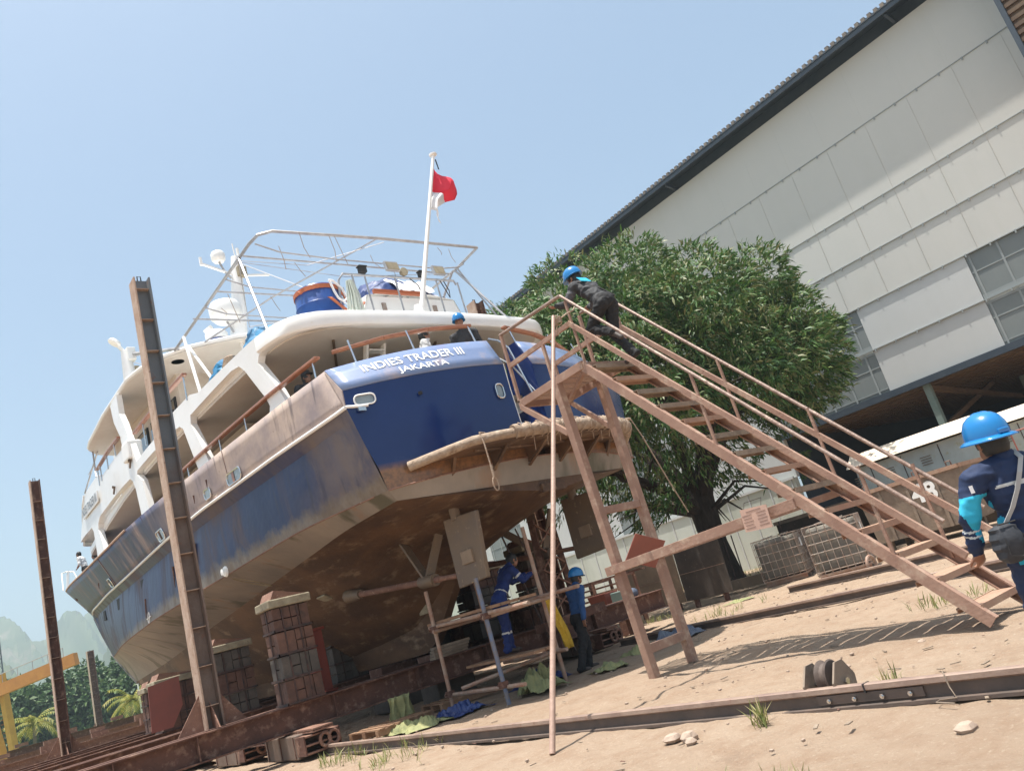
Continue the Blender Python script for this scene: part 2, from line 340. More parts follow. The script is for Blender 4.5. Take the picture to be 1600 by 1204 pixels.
    def build(s,name,mats,parent=None,world=False,smooth=False,bevel=0,solid=0,recalc=True,off=-1):
        me=bpy.data.meshes.new(name); inv=P_(parent).inverted() if (world and parent) else None
        vs=[inv@p for p in s.v] if inv else s.v
        me.from_pydata([tuple(p) for p in vs],[],s.f)
        if isinstance(mats,str):mats=[mats]
        for k in mats:me.materials.append(M[k])
        if len(mats)>1:me.polygons.foreach_set('material_index',s.mi)
        if recalc:
            b=bmesh.new();b.from_mesh(me);bmesh.ops.recalc_face_normals(b,faces=b.faces);b.to_mesh(me);b.free()
        if smooth:
            me.shade_smooth() if hasattr(me,'shade_smooth') else me.polygons.foreach_set('use_smooth',[True]*len(me.polygons))
            try: me.set_sharp_from_angle(angle=R(38))
            except Exception: pass
        o=bpy.data.objects.new(name,me);scn.collection.objects.link(o);o.parent=parent
        if parent is not None: MW[o.name]=P_(parent)
        if solid:
            md=o.modifiers.new('s','SOLIDIFY');md.thickness=solid;md.offset=off
        if bevel:
            md=o.modifiers.new('b','BEVEL');md.width=bevel;md.segments=2;md.limit_method='ANGLE';md.angle_limit=R(40)
        return o
def crv(xs,ys):
    """smooth monotone-ish interpolation"""
    xs=np.array(xs,float);ys=np.array(ys,float);d=np.diff(ys)/np.diff(xs);m=np.zeros(len(xs))
    m[1:-1]=[0 if d[i]*d[i+1]<0 else 2*d[i]*d[i+1]/(d[i]+d[i+1]+1e-12) if abs(d[i]+d[i+1])>1e-9 else 0 for i in range(len(d)-1)]
    m[0]=d[0];m[-1]=d[-1]
    def f(x):
        x=min(max(x,xs[0]),xs[-1]);i=min(int(np.searchsorted(xs,x,side='right'))-1,len(xs)-2);h=xs[i+1]-xs[i];t=(x-xs[i])/h
        return float(ys[i]*(2*t**3-3*t*t+1)+h*m[i]*(t**3-2*t*t+t)+ys[i+1]*(3*t*t-2*t**3)+h*m[i+1]*(t**3-t*t))
    return f
def text_geo(body,size,bold=0):
    cu=bpy.data.curves.new('lettering','FONT');cu.body=body;cu.size=size;cu.offset=bold;cu.resolution_u=3
    o=bpy.data.objects.new('lettering',cu);scn.collection.objects.link(o);dg=bpy.context.evaluated_depsgraph_get();e=o.evaluated_get(dg);me=e.to_mesh()
    vs=[v.co.copy() for v in me.vertices];fs=[tuple(p.vertices) for p in me.polygons];e.to_mesh_clear();bpy.data.objects.remove(o);bpy.data.curves.remove(cu)
    x0=min(v.x for v in vs);x1=max(v.x for v in vs);y0=min(v.y for v in vs);y1=max(v.y for v in vs)
    return [((v.x-x0)/(x1-x0),(v.y-y0)/(y1-y0)) for v in vs],fs,(x1-x0)/(y1-y0)
def leaves(name,mt,parent,cs,ns,per,size,wid,spread,droop,smooth=False,seedv=1):
    """rosettes of bent leaves at points cs with outward normals ns"""
    g=np.random.default_rng(seedv);n=len(cs)*per
    c=np.repeat(np.array(cs),per,0)+g.normal(0,spread,(n,3));nn=np.repeat(np.array(ns),per,0)
    d=nn+g.normal(0,.75,(n,3));d[:,2]-=droop;d/=np.linalg.norm(d,axis=1,keepdims=True)+1e-9
    s=np.cross(d,nn+g.normal(0,.3,(n,3)));s/=np.linalg.norm(s,axis=1,keepdims=True)+1e-9
    L=size*g.uniform(.6,1.25,(n,1));W=L*wid
    mid=c+d*L*.5;d2=d.copy();d2[:,2]-=.45;d2/=np.linalg.norm(d2,axis=1,keepdims=True);tip=mid+d2*L*.55
    V=np.stack([c-s*W*.25,c+s*W*.25,mid+s*W*.5,mid-s*W*.5,tip],1).reshape(-1,3)
    base=(np.arange(n)*5)[:,None]
    quads=(base+np.array([0,1,2,3]));tris=(base+np.array([3,2,4]))
    me=bpy.data.meshes.new(name);me.vertices.add(len(V));me.vertices.foreach_set('co',V.ravel())
    loops=np.concatenate([quads,tris],1).ravel();me.loops.add(len(loops));me.loops.foreach_set('vertex_index',loops)
    st=np.stack([np.arange(n)*7,np.arange(n)*7+4],1).ravel();me.polygons.add(2*n);me.polygons.foreach_set('loop_start',st)
    try: me.polygons.foreach_set('loop_total',np.tile([4,3],n))
    except Exception: pass
    me.update(calc_edges=True);me.validate();me.materials.append(M[mt])
    o=bpy.data.objects.new(name,me);scn.collection.objects.link(o);o.parent=parent
    return o
# ================================================================ setting
def hsh(x,y,s=1.0):
    return math.sin(x*1.7*s+math.sin(y*1.3*s)*1.7)*.5+math.sin(y*2.3*s+math.sin(x*2.9*s))*.3+math.sin((x+y)*5.1*s)*.2
def spaced(lo,hi,st,far):
    a=list(np.arange(lo,hi,st));s=st;x=hi;o=[]
    while x<far: o.append(x);s*=1.5;x+=s
    l=[];s=st;x=lo-st
    while x>-far: l.append(x);s*=1.5;x-=s
    return l[::-1]+a+o
gx=spaced(0,22,.11,2600);gy=spaced(1,22,.11,2600);g=MB()
def gz(x,y):
    if not(0<x<22 and 1<y<22): return 0
    f=min(1,x/1.5,(22-x)/2,(22-y)/2,y-1);z=.05*mnoise.noise(Vector((x*.55,y*.55,0)))+.028*mnoise.noise(Vector((x*1.9,y*1.4,3)))+.016*mnoise.noise(Vector((x*5,y*5,7)))
    z-=.020*max(0,1-abs(x-4.1-.3*math.sin(y*.4))/.16)+.020*max(0,1-abs(x-6.9-.25*math.sin(y*.5+1))/.15)
    return f*z-.012
g.grid([[(x,y,gz(x,y)) for x in gx] for y in gy])
gr=g.build('ground','sand',smooth=True);tag(gr,kind='structure')
def ridge(name,dist,h,seed,w):
    m=MB();rows=[]
    for j in range(16):
        r=dist+w*j/15;row=[]
        for i in range(150):
            a=R(-6+34*i/149);n=.5+.25*math.sin(a*23+seed)+.14*math.sin(a*57+seed*2)+.07*math.sin(a*131+j*.6)+.05*math.sin(a*260+seed+j*1.1)
            e=math.sin(math.pi*min(1,(j+.001)/15)*.62)*h*n;row.append((r*math.sin(a),r*math.cos(a),e-1+4*math.sin(i*1.3+j*2.1)*min(1,j)))
        rows.append(row)
    m.grid(rows);o=m.build(name,'hill_green',smooth=True);tag(o,kind='structure')
ridge('hills',620,118,1.2,260);ridge('hills',1150,235,4.6,330)
def wood(name,cx,cy,n,hw,kw):
    g_=np.random.default_rng(5);cs=[];ns=[]
    for k in range(n):
        u=g_.uniform(0,1);x=cx[0]+(cx[1]-cx[0])*u+g_.normal(0,1);y=cy[0]+(cy[1]-cy[0])*u+g_.normal(0,3);h=hw*g_.uniform(.7,1.1);rr=g_.uniform(2.2,3.6)
        for q in range(kw):
            d=g_.normal(0,1,3);d/=np.linalg.norm(d);cs.append((x+d[0]*rr,y+d[1]*rr,max(.3,h*.58+d[2]*h*.42)));ns.append(d)
    return leaves(name,'wood_leaf',None,cs,ns,6,.75,.45,.25,.3)
tag(wood('far_wood',(9,34),(137,122),46,10.2,210),kind='stuff')
# ---- white yard wall far left, lamp post, palms
o=MB().bb((2,104.4,0),(19,104.7,1.5)).build('yard_wall','concrete_wall');tag(o,'pale grey yard wall standing behind the far palm trees','wall')
def palm(loc,h,label,sd):
    g_=np.random.default_rng(sd);t=thing('palm_tree',label,'palm tree',loc,0,'palm trees beyond the slipway')
    m=MB();m.tube([(0,0,0),(.1,.05,h*.4),(.25,.1,h)],[.24,.17,.13],9);m.build('trunk','palm_bark',t,smooth=True)
    c=MB();n=22
    for i in range(n):
        a=2*math.pi*i/n+g_.uniform(-.2,.2);el=g_.uniform(.1,1.25);L=g_.uniform(2.3,3.2);p=Vector((.25,.1,h));pts=[p.copy()];d=Vector((math.cos(a)*math.cos(el),math.sin(a)*math.cos(el),math.sin(el)))
        for k in range(7): d=(d+Vector((0,0,-.24))).normalized();p=p+d*L/7;pts.append(p.copy())
        c.tube(pts,.025,4)
        for k in range(1,8):
            for sdn in(-1,1):
                for q in(0,.5):
                    b=pts[k-1].lerp(pts[k],q);t_=(pts[k]-pts[k-1]).normalized();s=t_.cross(Vector((0,0,1)));s=s.normalized() if s.length>.01 else Vector((1,0,0))
                    e=b+s*sdn*.62*(1-.06*k)+t_*.28-Vector((0,0,.26));wv=t_*.07;c.add([b-wv,b+wv,e],[(0,1,2)])
    c.build('crown','palm_leaf',t,recalc=False)
palm((11.2,93.4,0),3.6,'palm tree with drooping fronds nearer the yellow crane',3)
palm((18.4,86.9,0),3.2,'yellower palm tree beside the thin lamp post',8)
t=thing('lamp_post','thin pale post standing right of the yellow palm','lamp post',(19.15,86.2,0));m=MB();m.tube([(0,0,0),(0,0,5.6)],[.09,.06],8);m.build('post','white_plastic',t);m=MB();m.beam((0,0,5.62),(0,.5,5.7),.12,.06);m.build('lamp_head','alu_tube',t)
# ---- yellow gantry crane, far left
t=thing('gantry_crane','yellow gantry crane with inclined legs beside the palms','crane',(9,88,0))
m=MB();m.beam((.1,0,1.2),(-.4,-.3,8.4),.55,.55);m.build('leg','crane_yellow',t)
m=MB();m.beam((-.6,1.5,1.2),(-1.4,1.2,6.2),.6,.6);m.build('leg','crane_yellow',t)
m=MB();m.beam((-5,3,6.35),(4.6,-6.4,7.75),.6,1.0);m.build('girder','crane_orange',t)
m=MB();m.beam((-1.2,.2,.9),(1,.2,.9),.6,.5);m.build('end_carriage','crane_yellow',t)
m=MB()
for k in range(9): m.beam((-4.6+1.05*k,2.7-1.02*k,6.95+.155*k),(-4.6+1.05*k,2.7-1.02*k,7.75+.155*k),.05,.05)
m.tube([(-4.6,2.7,7.7),(3.8,-5.5,8.95)],.04,6);m.build('walkway_rail','alu_tube',t)
m=MB()
for k in range(16): m.beam((-.25-.06*k,.3,1.5+.38*k),(.05-.06*k,.5,1.5+.38*k),.04,.04)
m.build('ladder','crane_orange',t)
t=thing('lattice_mast','thin dark lattice mast far behind the gantry crane','mast',(23.9,243,0));m=MB()
for x,y in((-.8,-.8),(.8,-.8),(.8,.8),(-.8,.8)): m.beam((x,y,0),(x*.4,y*.4,34),.16,.16)
for k in range(15):
    f=1-.6*k/15;f2=1-.6*(k+1)/15;z=k*2.2;m.beam((-.8*f,-.8*f,z),(.8*f2,-.8*f2,z+2.2),.1,.1);m.beam((.8*f,-.8*f,z),(.8*f2,.8*f2,z+2.2),.1,.1);m.beam((.8*f,.8*f,z),(-.8*f2,.8*f2,z+2.2),.1,.1)
m.build('lattice','corrug_dark',t)
# ---- big shed, right
XB=35.0;t=thing('shed_building','huge pale metal clad shed with an open bay under its wall','building',(XB,20,0))
def W(a,b): return (a[0]-XB,a[1]-20,a[2]),(b[0]-XB,b[1]-20,b[2])
Y0,Y1=3.0,56.0;lv=[20.1,17.07,13.8,11.77,9.75]
for i in range(4):
    m=MB();m.bb(*W((XB+.012*i,Y0,lv[i+1]),(XB+.3,Y1,lv[i]+(.06 if i else 0))));m.build('wall_cladding',['clad_cream'],t)
greys=[(3.0,11.42),(16.4,22.2),(31.2,34.6),(44,48)];ed=[Y0]+[v for g_ in greys for v in g_]+[Y1]
for k in range(2,len(ed)-1,2):
    a,b=ed[k],ed[k+1]
    for z0,z1,dx in((7.75,9.80,.05),(5.8 if a<19 else 3.65,7.79,.07)): m=MB();m.bb(*W((XB+dx,a+.02,z0),(XB+.3,b-.02,z1)));m.build('wall_cladding',['clad_white'],t)
for a,b in greys: m=MB();m.bb(*W((XB+.09,a,5.8 if a<19 else 3.65),(XB+.3,b,9.72)));m.build('skylight_sheet','clad_grey',t)
for a,b in greys:
    m=MB();zb=5.8 if a<19 else 3.65
    y=a+.45
    while y<b: m.bb(*W((XB+.06,y-.04,zb),(XB+.09,y+.04,9.7)));y+=1.12
    z=zb+.15
    while z<9.6: m.bb(*W((XB+.065,a,z-.02),(XB+.088,b,z+.02)));z+=1.0
    m.bb(*W((XB+.067,a,7.55),(XB+.087,b,7.95)));m.build('skylight_grid',['clad_grey_line'],t)
m=MB();m.cm=0
for z in (17.07,13.8,11.77,9.75,7.75): 
    a,b=Y0,Y1
    m.bb(*W((XB-.02,a,z-.025),(XB+.05,b,z+.01)))
    y=a+.5
    while y<b: m.bb(*W((XB-.03,y-.03,z-.12),(XB+.01,y+.03,z+.02)));y+=.98
m.build('lap_flashing','clad_grey_line',t)
m=MB()
for i in range(27): 
    y=Y0+1.96*i; m.bb(*W((XB-.004,y-.006,9.8),(XB+.02,y+.006,20.05)))
m.build('sheet_seam','clad_cream',t)
# roof and eave
m=MB();m.add([Vector(p)-Vector((XB,20,0)) for p in((34.08,Y0-4,20.60),(34.08,Y1+1,20.60),(62,Y1+1,25.2),(62,Y0-4,25.2),(34.08,Y0-4,20.70),(34.08,Y1+1,20.70),(62,Y1+1,25.3),(62,Y0-4,25.3))],[(0,1,2,3),(7,6,5,4),(0,4,5,1),(1,5,6,2),(2,6,7,3),(3,7,4,0)]);m.build('roof','corrug_dark',t)
m=MB();y=Y0-4
while y<Y1+1: m.bb(*W((34.068,y,20.64),(34.5,y+.17,20.82)));y+=.3
m.build('roof_corrugation','roof_edge',t)
m=MB();m.bb(*W((34.12,Y0-4,20.40),(34.2,Y1+1,20.6)));m.build('eave_purlin','corrug_dark',t)
m=MB()
for k in range(4): m.beam(Vector((34.3-XB,Y0-13+13*k,20.45)),Vector((35.4-XB,Y0-13+13*k,20.2)),.12,.2)
m.bb(*W((35.3,Y0,19.6),(35.6,Y1,20.9)));m.build('eave_truss','corrug_dark',t)
# low wall + open bay ceiling, posts, braces
m=MB();m.bb(*W((XB-.12,22.3,0),(XB+.2,Y1,3.66)))
m.build('low_wall','clad_fence',t)
m=MB();y=22.5
while y<Y1: m.bb(*W((XB-.16,y-.03,0),(XB-.1,y+.03,3.66)));y+=1.35
m.bb(*W((XB-.2,22.3,3.6),(XB-.1,Y1,3.72)));m.build('wall_batten','clad_white',t)
m=MB();m.bb(*W((XB,Y0-14,5.62),(XB+30,22.3,5.7)));x=XB+.3
while x<XB+30: m.bb(*W((x,Y0-14,5.44),(x+.45,22.3,5.62)));x+=.9
m.build('bay_ceiling','steel_brown',t)
m=MB();m.bb(*W((XB-.14,Y0-14,5.5),(XB+.02,22.3,5.78)));m.build('bay_edge_beam','corrug_dark',t)
for (x,y) in((35.2,14.9),(46,14.9),(35.2,5.3)): m=MB();m.bb(*W((x-.13,y-.13,0),(x+.13,y+.13,5.5)));m.build('bay_post','steel_green',t)
m=MB()
for x in(35.2,46): m.beam((x-XB,14.9-20,5.35),(x+9.5-XB,14.9-20,4.4),.2,.2);m.beam((x+.1-XB,14.9-20,3.6),(x+7-XB,15-20,5.3),.15,.2)
m.build('bay_brace','steel_brown',t)
m=MB();m.bb(*W((58,Y0-14,0),(58.3,22.3,5.7)));m.bb(*W((35.4,22.1,0),(58,22.3,5.6)));m.build('bay_back_wall','corrug_dark',t)
# projecting dark end bay, top right
m=MB();m.bb(*W((32.6,-14,14.2),(XB,5.98,21.2)));y=0
for k in range(24): m.bb(*W((32.5,-14,14.25+.29*k),(32.6,5.95,14.4+.29*k)))
m.build('end_bay','steel_brown',t);m=MB();m.bb(*W((32.4,5.95,14.0),(XB-.01,6.12,21.2)));m.build('end_bay_trim','corrug_dark',t)
# ---- mango tree
def mango():
    base=Vector((24.0,19.3,0));t=thing('mango_tree','broad dark green mango tree in front of the pale shed','tree',base)
    g_=np.random.default_rng(11)
    tr=MB();tr.tube([(0,0,-.1),(.03,0,.5),(-.05,.05,1.6),(.0,.1,2.9),(.1,.1,3.6)],[.72,.52,.46,.5,.5],12)
    Cc=Vector((-1.0,1.2,7.4));Rr=(8.2,8.2,5.5)
    limbs=[]
    for i in range(13):
        a=2*math.pi*i/13+g_.uniform(-.2,.2);el=g_.uniform(.12,1.2);d=Vector((math.cos(a)*math.cos(el),math.sin(a)*math.cos(el),math.sin(el)))
        e=Vector((d.x*5.6,d.y*5.6,3.4+d.z*5.6));st=Vector((0,.1,2.5+g_.uniform(0,1)));mid=st.lerp(e,.45)+Vector((g_.uniform(-.5,.5),g_.uniform(-.5,.5),.35))
        tr.tube([st,st.lerp(mid,.5)+Vector((0,0,.1)),mid,mid.lerp(e,.5)+Vector((g_.uniform(-.3,.3),0,.2)),e],[.27,.2,.14,.09,.03],7);limbs.append((mid,e))
        for q in range(3):
            s2=mid.lerp(e,g_.uniform(0,.7));e2=s2+Vector(g_.normal(0,1,3))*1.2+d*1.0;tr.tube([s2,s2.lerp(e2,.5)+Vector((0,0,.15)),e2],[.08,.05,.015],5)
    for q in range(8):
        a=g_.uniform(0,6.28);s2=Vector((0,.1,2.6));e2=Vector((math.cos(a)*3.6,math.sin(a)*3.6,g_.uniform(2.2,3.4)));tr.tube([s2,s2.lerp(e2,.5)+Vector((0,0,.7)),e2],[.09,.05,.012],5)
    tr.build('trunk','bark',t,smooth=True)
    # lumpy crown: clumps of rosettes with gaps between them
    lob=[];cs=[];ns=[]
    tries=0
    while len(lob)<150 and tries<20000:
        tries+=1
        z=g_.uniform(-.35,1);a=g_.uniform(0,6.283);r=math.sqrt(max(0,1-z*z));q=Cc+Vector((math.cos(a)*r*Rr[0],math.sin(a)*r*Rr[1],z*Rr[2]))*g_.uniform(.74,.9)
        if q.z<4.6: q.z=4.6+g_.uniform(0,.5)
        if all((q-l[0]).length>.92 for l in lob): lob.append((q,g_.uniform(.8,1.5)))
    for c,r in lob:
        for q in range(int(80*r*r/1.6)):
            d=g_.normal(0,1,3);d/=np.linalg.norm(d);p=np.array(c)+d*r*g_.uniform(.85,1.05)*np.array([1,1,.8])
            o_=(p-np.array(Cc))/np.array(Rr)
            if np.dot(o_,o_)<.40 or p[2]<3.8: continue
            cs.append(p);ns.append(.9*d+.35*o_/np.linalg.norm(o_)+np.array([0,0,.25]))
    for q in range(1500):
        d=g_.normal(0,1,3);d/=np.linalg.norm(d);rr_=g_.uniform(.45,.8);p=np.array(Cc)+d*np.array(Rr)*rr_
        if p[2]<3.7: continue
        cs.append(p);ns.append(d)
    for q in range(14):   # sparse hanging sprays round the limbs
        a=g_.uniform(0,6.283);r=g_.uniform(2.2,3.8)
        for k in range(7): cs.append(np.array([math.cos(a)*r,math.sin(a)*r,g_.uniform(3.0,4.2)])+g_.normal(0,.3,3));ns.append(np.array([math.cos(a),math.sin(a),-.3]))
    leaves('crown','mango_leaf',t,cs,ns,15,.26,.24,.10,.45)
mango()
def bush(loc,label,r,n,mt='bush_leaf',name='bush'):
    g_=np.random.default_rng(int(loc[0]*7));t=thing(name,label,'bush',loc);cs=[];ns=[]
    for q in range(n):
        d=g_.normal(0,1,3);d/=np.linalg.norm(d);cs.append(d*r*g_.uniform(.6,1)+np.array([0,0,r*1.05]));ns.append(d)
    leaves('foliage',mt,t,cs,ns,7,.14,.4,.05,.1);m=MB();m.tube([(0,0,0),(0,0,r)],.05,6);m.build('stem','bark',t)
bush((30.6,29.6,0),'clipped round bush with yellow tips by the shed wall',1.05,330)
bush((27.5,18.3,0),'reddish brown shrub between the tree and the totes',.75,150)
bush((26.4,34.5,0),'low green shrub seen through the scaffold',.8,170,'wood_leaf')
# grass ground cover
gg=np.random.default_rng(21);cs=[];ns=[]
for (cx,cy,n,s) in((3.52,3.02,34,.09),(5.15,4.3,10,.05),(5.1,9.8,26,.3),(5.0,11.5,22,.35),(16.5,16.4,24,.5),(14.6,12.1,20,.6),(3.6,3.6,6,.1),(9.9,5.0,16,.25),(5.9,3.6,6,.06)):
    for k in range(n): cs.append((cx+gg.normal(0,s),cy+gg.normal(0,s),.0));ns.append((0,0,2.2))
for k in range(1500): cs.append((gg.uniform(24,34),gg.uniform(20,42),0));ns.append((0,0,2.))
tag(leaves('grass','grass_leaf',None,cs,ns,6,.17,.07,.02,0),kind='stuff')

for k,(y,x0,x1,zt,l) in enumerate(((62,6,24,1.75,'distant rusty cradle girder by the short post'),(52,4,19,1.35,'rusty girder line left of the bow blocks'),(44,3,17,1.12,'rusty girder beyond the second tall post'))):
    t=thing('far_girder',l,'girder',(x0,y,0));m=MB();m.hbeam((0,0,zt-.3),(x1-x0,0,zt-.3),.4,.5);m.build('i_section','rust_light' if k else 'rust',t)
    for q in range(5): m=MB();m.box((1+q*(x1-x0-2)/4,0,(zt-.55)/2),(.3,.3,zt-.56));m.build('support_leg','rust',t)
    for q in range(7): m=MB();m.box((.8+q*(x1-x0-1.6)/6,.1*(q%3),zt+.1),(.7,.3,.2+.12*(q%2)));m.build('stacked_steel','rust_light',t)
# ================================================================ motor yacht on the cradle
ship=thing('motor_yacht','large blue and white motor yacht hauled out on the rusty cradle','yacht',(9.25,11.4,0),R(3.4))
capH=crv([0,2,5,7.5,10.5,15.2,20.4,24.8,29,31.5,32.7],[3.3,3.42,3.48,3.48,3.36,2.9,2.25,1.62,.85,.32,.02])
capZ=lambda s:5.78+2.15*(max(s,0)/32.7)**2
rubH=crv([0,2.6,5.3,8,11,14.5,18.5,22.5,25.5,28.7],[3.32,3.42,3.42,3.27,2.97,2.55,2.03,1.35,.8,.02])
rubZ=lambda s:5.0+1.12*(max(s,0)/28.5)**2
booH=crv([-.4,2.6,6.8,8.2,11.4,13,17,19.2,23,26.5],[2.98,3.2,3.18,3.1,2.9,2.7,2.08,1.66,.82,.02])
booZ=crv([-.4,2.6,6.8,11.4,17,19.2,23,26.5],[3.56,3.62,3.58,3.6,3.7,3.76,3.86,4.0])
chiH=crv([-.3,1.2,3,5,8,11.25,14.6,19,23.9],[2.8,2.78,2.6,2.36,2.0,1.6,1.06,.5,.02])
chiZ=crv([-.3,1.2,3,5,8,11.25,14.6,19,23.9],[3.4,3.37,3.31,3.25,3.15,3.06,2.97,2.83,2.7])
bilH=crv([-.8,2.2,4,8,14,20,23.8],[1.5,1.45,1.4,1.1,.6,.25,.015])
bilZ=crv([-.8,2.2,4,8,14,20,23.8],[3.26,3.02,2.55,2.15,2.05,2.25,2.67])
garH=crv([-1,2.3,4,8,14,20,23.75],[.3,.24,.2,.2,.18,.12,.012])
garZ=crv([-1,2.0,2.9,4.2,8,14,20,23.75],[3.12,2.45,2.0,1.5,1.3,1.3,1.8,2.62])
keeH=crv([-1.1,2.3,4,16,23.7],[.09,.09,.1,.1,.01])
keeZ=crv([-1.1,2.0,2.4,4.0,16,20,23.7],[3.1,2.4,2.12,.97,.93,1.45,2.58])
def line(sf0,sf1,H,Z,n=90,sg=1,dh=0,dz=0):
    o=[]
    for i in range(n+1):
        u=i/n;s=sf0+(sf1-sf0)*(u**.95);o.append(Vector((-sg*max(.012,H(s)+dh),s,Z(s)+dz)))
    return o
def crown(t): return max(0,1-(t/3.3)**2)
# transom curves (t, s, z)
def trT(t): return Vector((t,.12-.8*crown(t),5.78+.22*crown(t)))
def trK(t): k=t/3.3;return Vector((3.3*k,-.28-.66*crown(t),5.28+.16*crown(t)))
def trR(t): k=t/3.3;return Vector((3.32*k,-.30-.64*crown(t),4.98))
def trM(t): k=t/3.3;return Vector((3.157*k,-.348-.6*crown(t),4.3))
def trB(t): k=t/3.3;return Vector((2.98*k,-.4-.55*crown(t),3.56+.14*crown(t)))
def trC(t): k=t/3.3;return Vector((2.8*k,-.3-.6*crown(t),3.40-.12*crown(t)))
# starts of each hull line follow the transom corner
st=dict(cap=.12,rub=-.30,boo=-.4,chi=-.3,bil=-.8,gar=-.9,kee=-.9)
def hull_lines(sg):
    c=line(st['cap'],32.7,capH,capZ,sg=sg);k=[]
    r=line(st['rub'],28.7,rubH,rubZ,sg=sg);rl=line(st['rub'],28.75,rubH,rubZ,sg=sg,dh=-.17,dz=-.22)
    for i,p in enumerate(rl):
        f=max(0,min(1,(p.y+.3)/2.2)); p.x=(r[i].x*.845+2.98*-sg*.155)*(1-f)+p.x*f;p.y=p.y*f+(-.315)*(1-f) if i==0 else p.y
    b=line(st['boo'],26.5,booH,booZ,sg=sg);ch=line(st['chi'],23.9,chiH,chiZ,sg=sg)
    bi=line(st['bil'],23.8,bilH,bilZ,sg=sg);ga=line(st['gar'],23.75,garH,garZ,sg=sg);ke=line(st['kee'],23.7,keeH,keeZ,sg=sg)
    return c,r,rl,b,ch,bi,ga,ke
def blend(a,b,n): return [[a[i].lerp(b[i],k/n) for i in range(len(a))] for k in range(n+1)]
for sg in(1,-1):
    c,r,rl,b,ch,bi,ga,ke=hull_lines(sg)
    m=MB();m.grid(blend(c,r,5));o=m.build('bulwark','bulwark_blue',ship,smooth=True,recalc=False,solid=.09,off=(-1 if sg>0 else 1))
    o.data.name='bulwark'
    m=MB();m.grid(blend(r,rl,1));m.grid([[rl[i].lerp(b[i],k/6)+Vector((-sg*.03*math.sin(math.pi*k/6)*min(1,i/12),0,0)) for i in range(len(b))] for k in range(7)]);m.build('topside','hull_blue',ship,smooth=True,recalc=False)
    m=MB();m.grid(blend(b,ch,4));m.build('boot_band','boot_grey',ship,smooth=True,recalc=False)
    m=MB();m.grid(blend(ch,bi,4));m.grid(blend(bi,ga,4));m.grid(blend(ga,ke,2));m.build('bottom_plating','hull_bottom',ship,smooth=True,recalc=False)
    m=MB();m.tube([p+Vector((-sg*.01,0,-.01)) for p in r[:-1]],.034,8)
    if sg>0: m.tube([r[0],Vector((-3.22,-.36,4.98)),Vector((-3.0,-.44,4.965))],.026,8)
    m.build('rub_rail','white_paint' if sg>0 else 'white_paint',ship,smooth=True)
    m=MB();m.tube(b[1:-1],.014,5);m.build('weld_line','rust_light',ship,smooth=True)
    m=MB();m.tube([p for p in c[30:-1]],.03,6);m.build('cap_rail','teak' if False else 'post_edge',ship,smooth=True)
    if sg>0: rubline=r;capline=c
m=MB();ks=[ke[i].copy() for i in range(len(ke))];m.grid([[Vector((-abs(p.x),p.y,p.z)) for p in ks],[Vector((abs(p.x),p.y,p.z)) for p in ks]]);m.build('keel_sole','hull_bottom',ship)
for s_ in(4.25,9.9,16.5):
    m=MB();m.tube([Vector((-(rubH(s_)*(1-f)+capH(s_)*f+.004),s_,rubZ(s_)*(1-f)+capZ(s_)*f)) for f in(0,.25,.5,.75,1)],.007,4);m.build('plate_seam','rust',ship)
# stem bar
m=MB();sp=[Vector((0,32.72,7.93)),Vector((0,31.35,7.31)),Vector((0,30.0,6.70)),Vector((0,28.72,6.10)),Vector((0,27.6,5.1)),Vector((0,26.5,4.0)),Vector((0,25.2,3.3)),Vector((0,23.9,2.66))];m.tube(sp,.05,8);m.build('stem','boot_grey',ship,smooth=True)
# transom: upper facet and lower panel each side of the gate
GA,GB=-.36,.36
for a,b_ in((-3.3,GA),(GB,3.3)):
    ts=[a+(b_-a)*i/16 for i in range(17)];m=MB();m.cm=0
    m.grid([[trT(t).lerp(trK(t),k/3) for t in ts] for k in range(4)]);m.build('transom_facet','transom_upper_glare',ship,smooth=True,solid=.02,off=1 if a<0 else 1)
    m=MB();m.grid([[trK(t) for t in ts],[trR(t) for t in ts],[trM(t) for t in ts],[trM(t).lerp(trB(t),.5)+Vector((.03*(1 if t<0 else -1),0,0)) for t in ts],[trB(t) for t in ts]]);m.build('transom_panel','transom_blue',ship,smooth=True)
    # thickness return at the gate and the inside face
    t=b_ if a<0 else a;sgn=1 if a<0 else -1
    m=MB();m.add([trT(t),trK(t),trR(t),trM(t),trB(t),trB(t)+Vector((0,.75,0)),trM(t)+Vector((0,.75,0)),trR(t)+Vector((0,.75,0)),trK(t)+Vector((0,.7,0)),trT(t)+Vector((0,.35,0))],[(0,1,8,9),(1,2,7,8),(2,3,6,7),(3,4,5,6)]);m.build('gate_cheek','white_paint' if a<0 else 'transom_blue',ship,solid=.02)
    m=MB();m.grid([[trT(t)+Vector((0,.02,0)) for t in ts],[trT(t)+Vector((0,.3,-.02)) for t in ts],[trK(t)+Vector((0,.55,-.3)) for t in ts]]);m.build('aft_coaming','white_paint',ship)
ts=[-3.3+6.6*i/32 for i in range(33)]
m=MB();m.grid([[trB(t).lerp(trC(t),k/2) for t in ts] for k in range(3)]);m.build('transom_foot','boot_grey',ship,smooth=True)
m=MB();m.tube([trB(t)+Vector((0,-.005,0)) for t in ts],.014,5);m.build('weld_line','rust_light',ship)
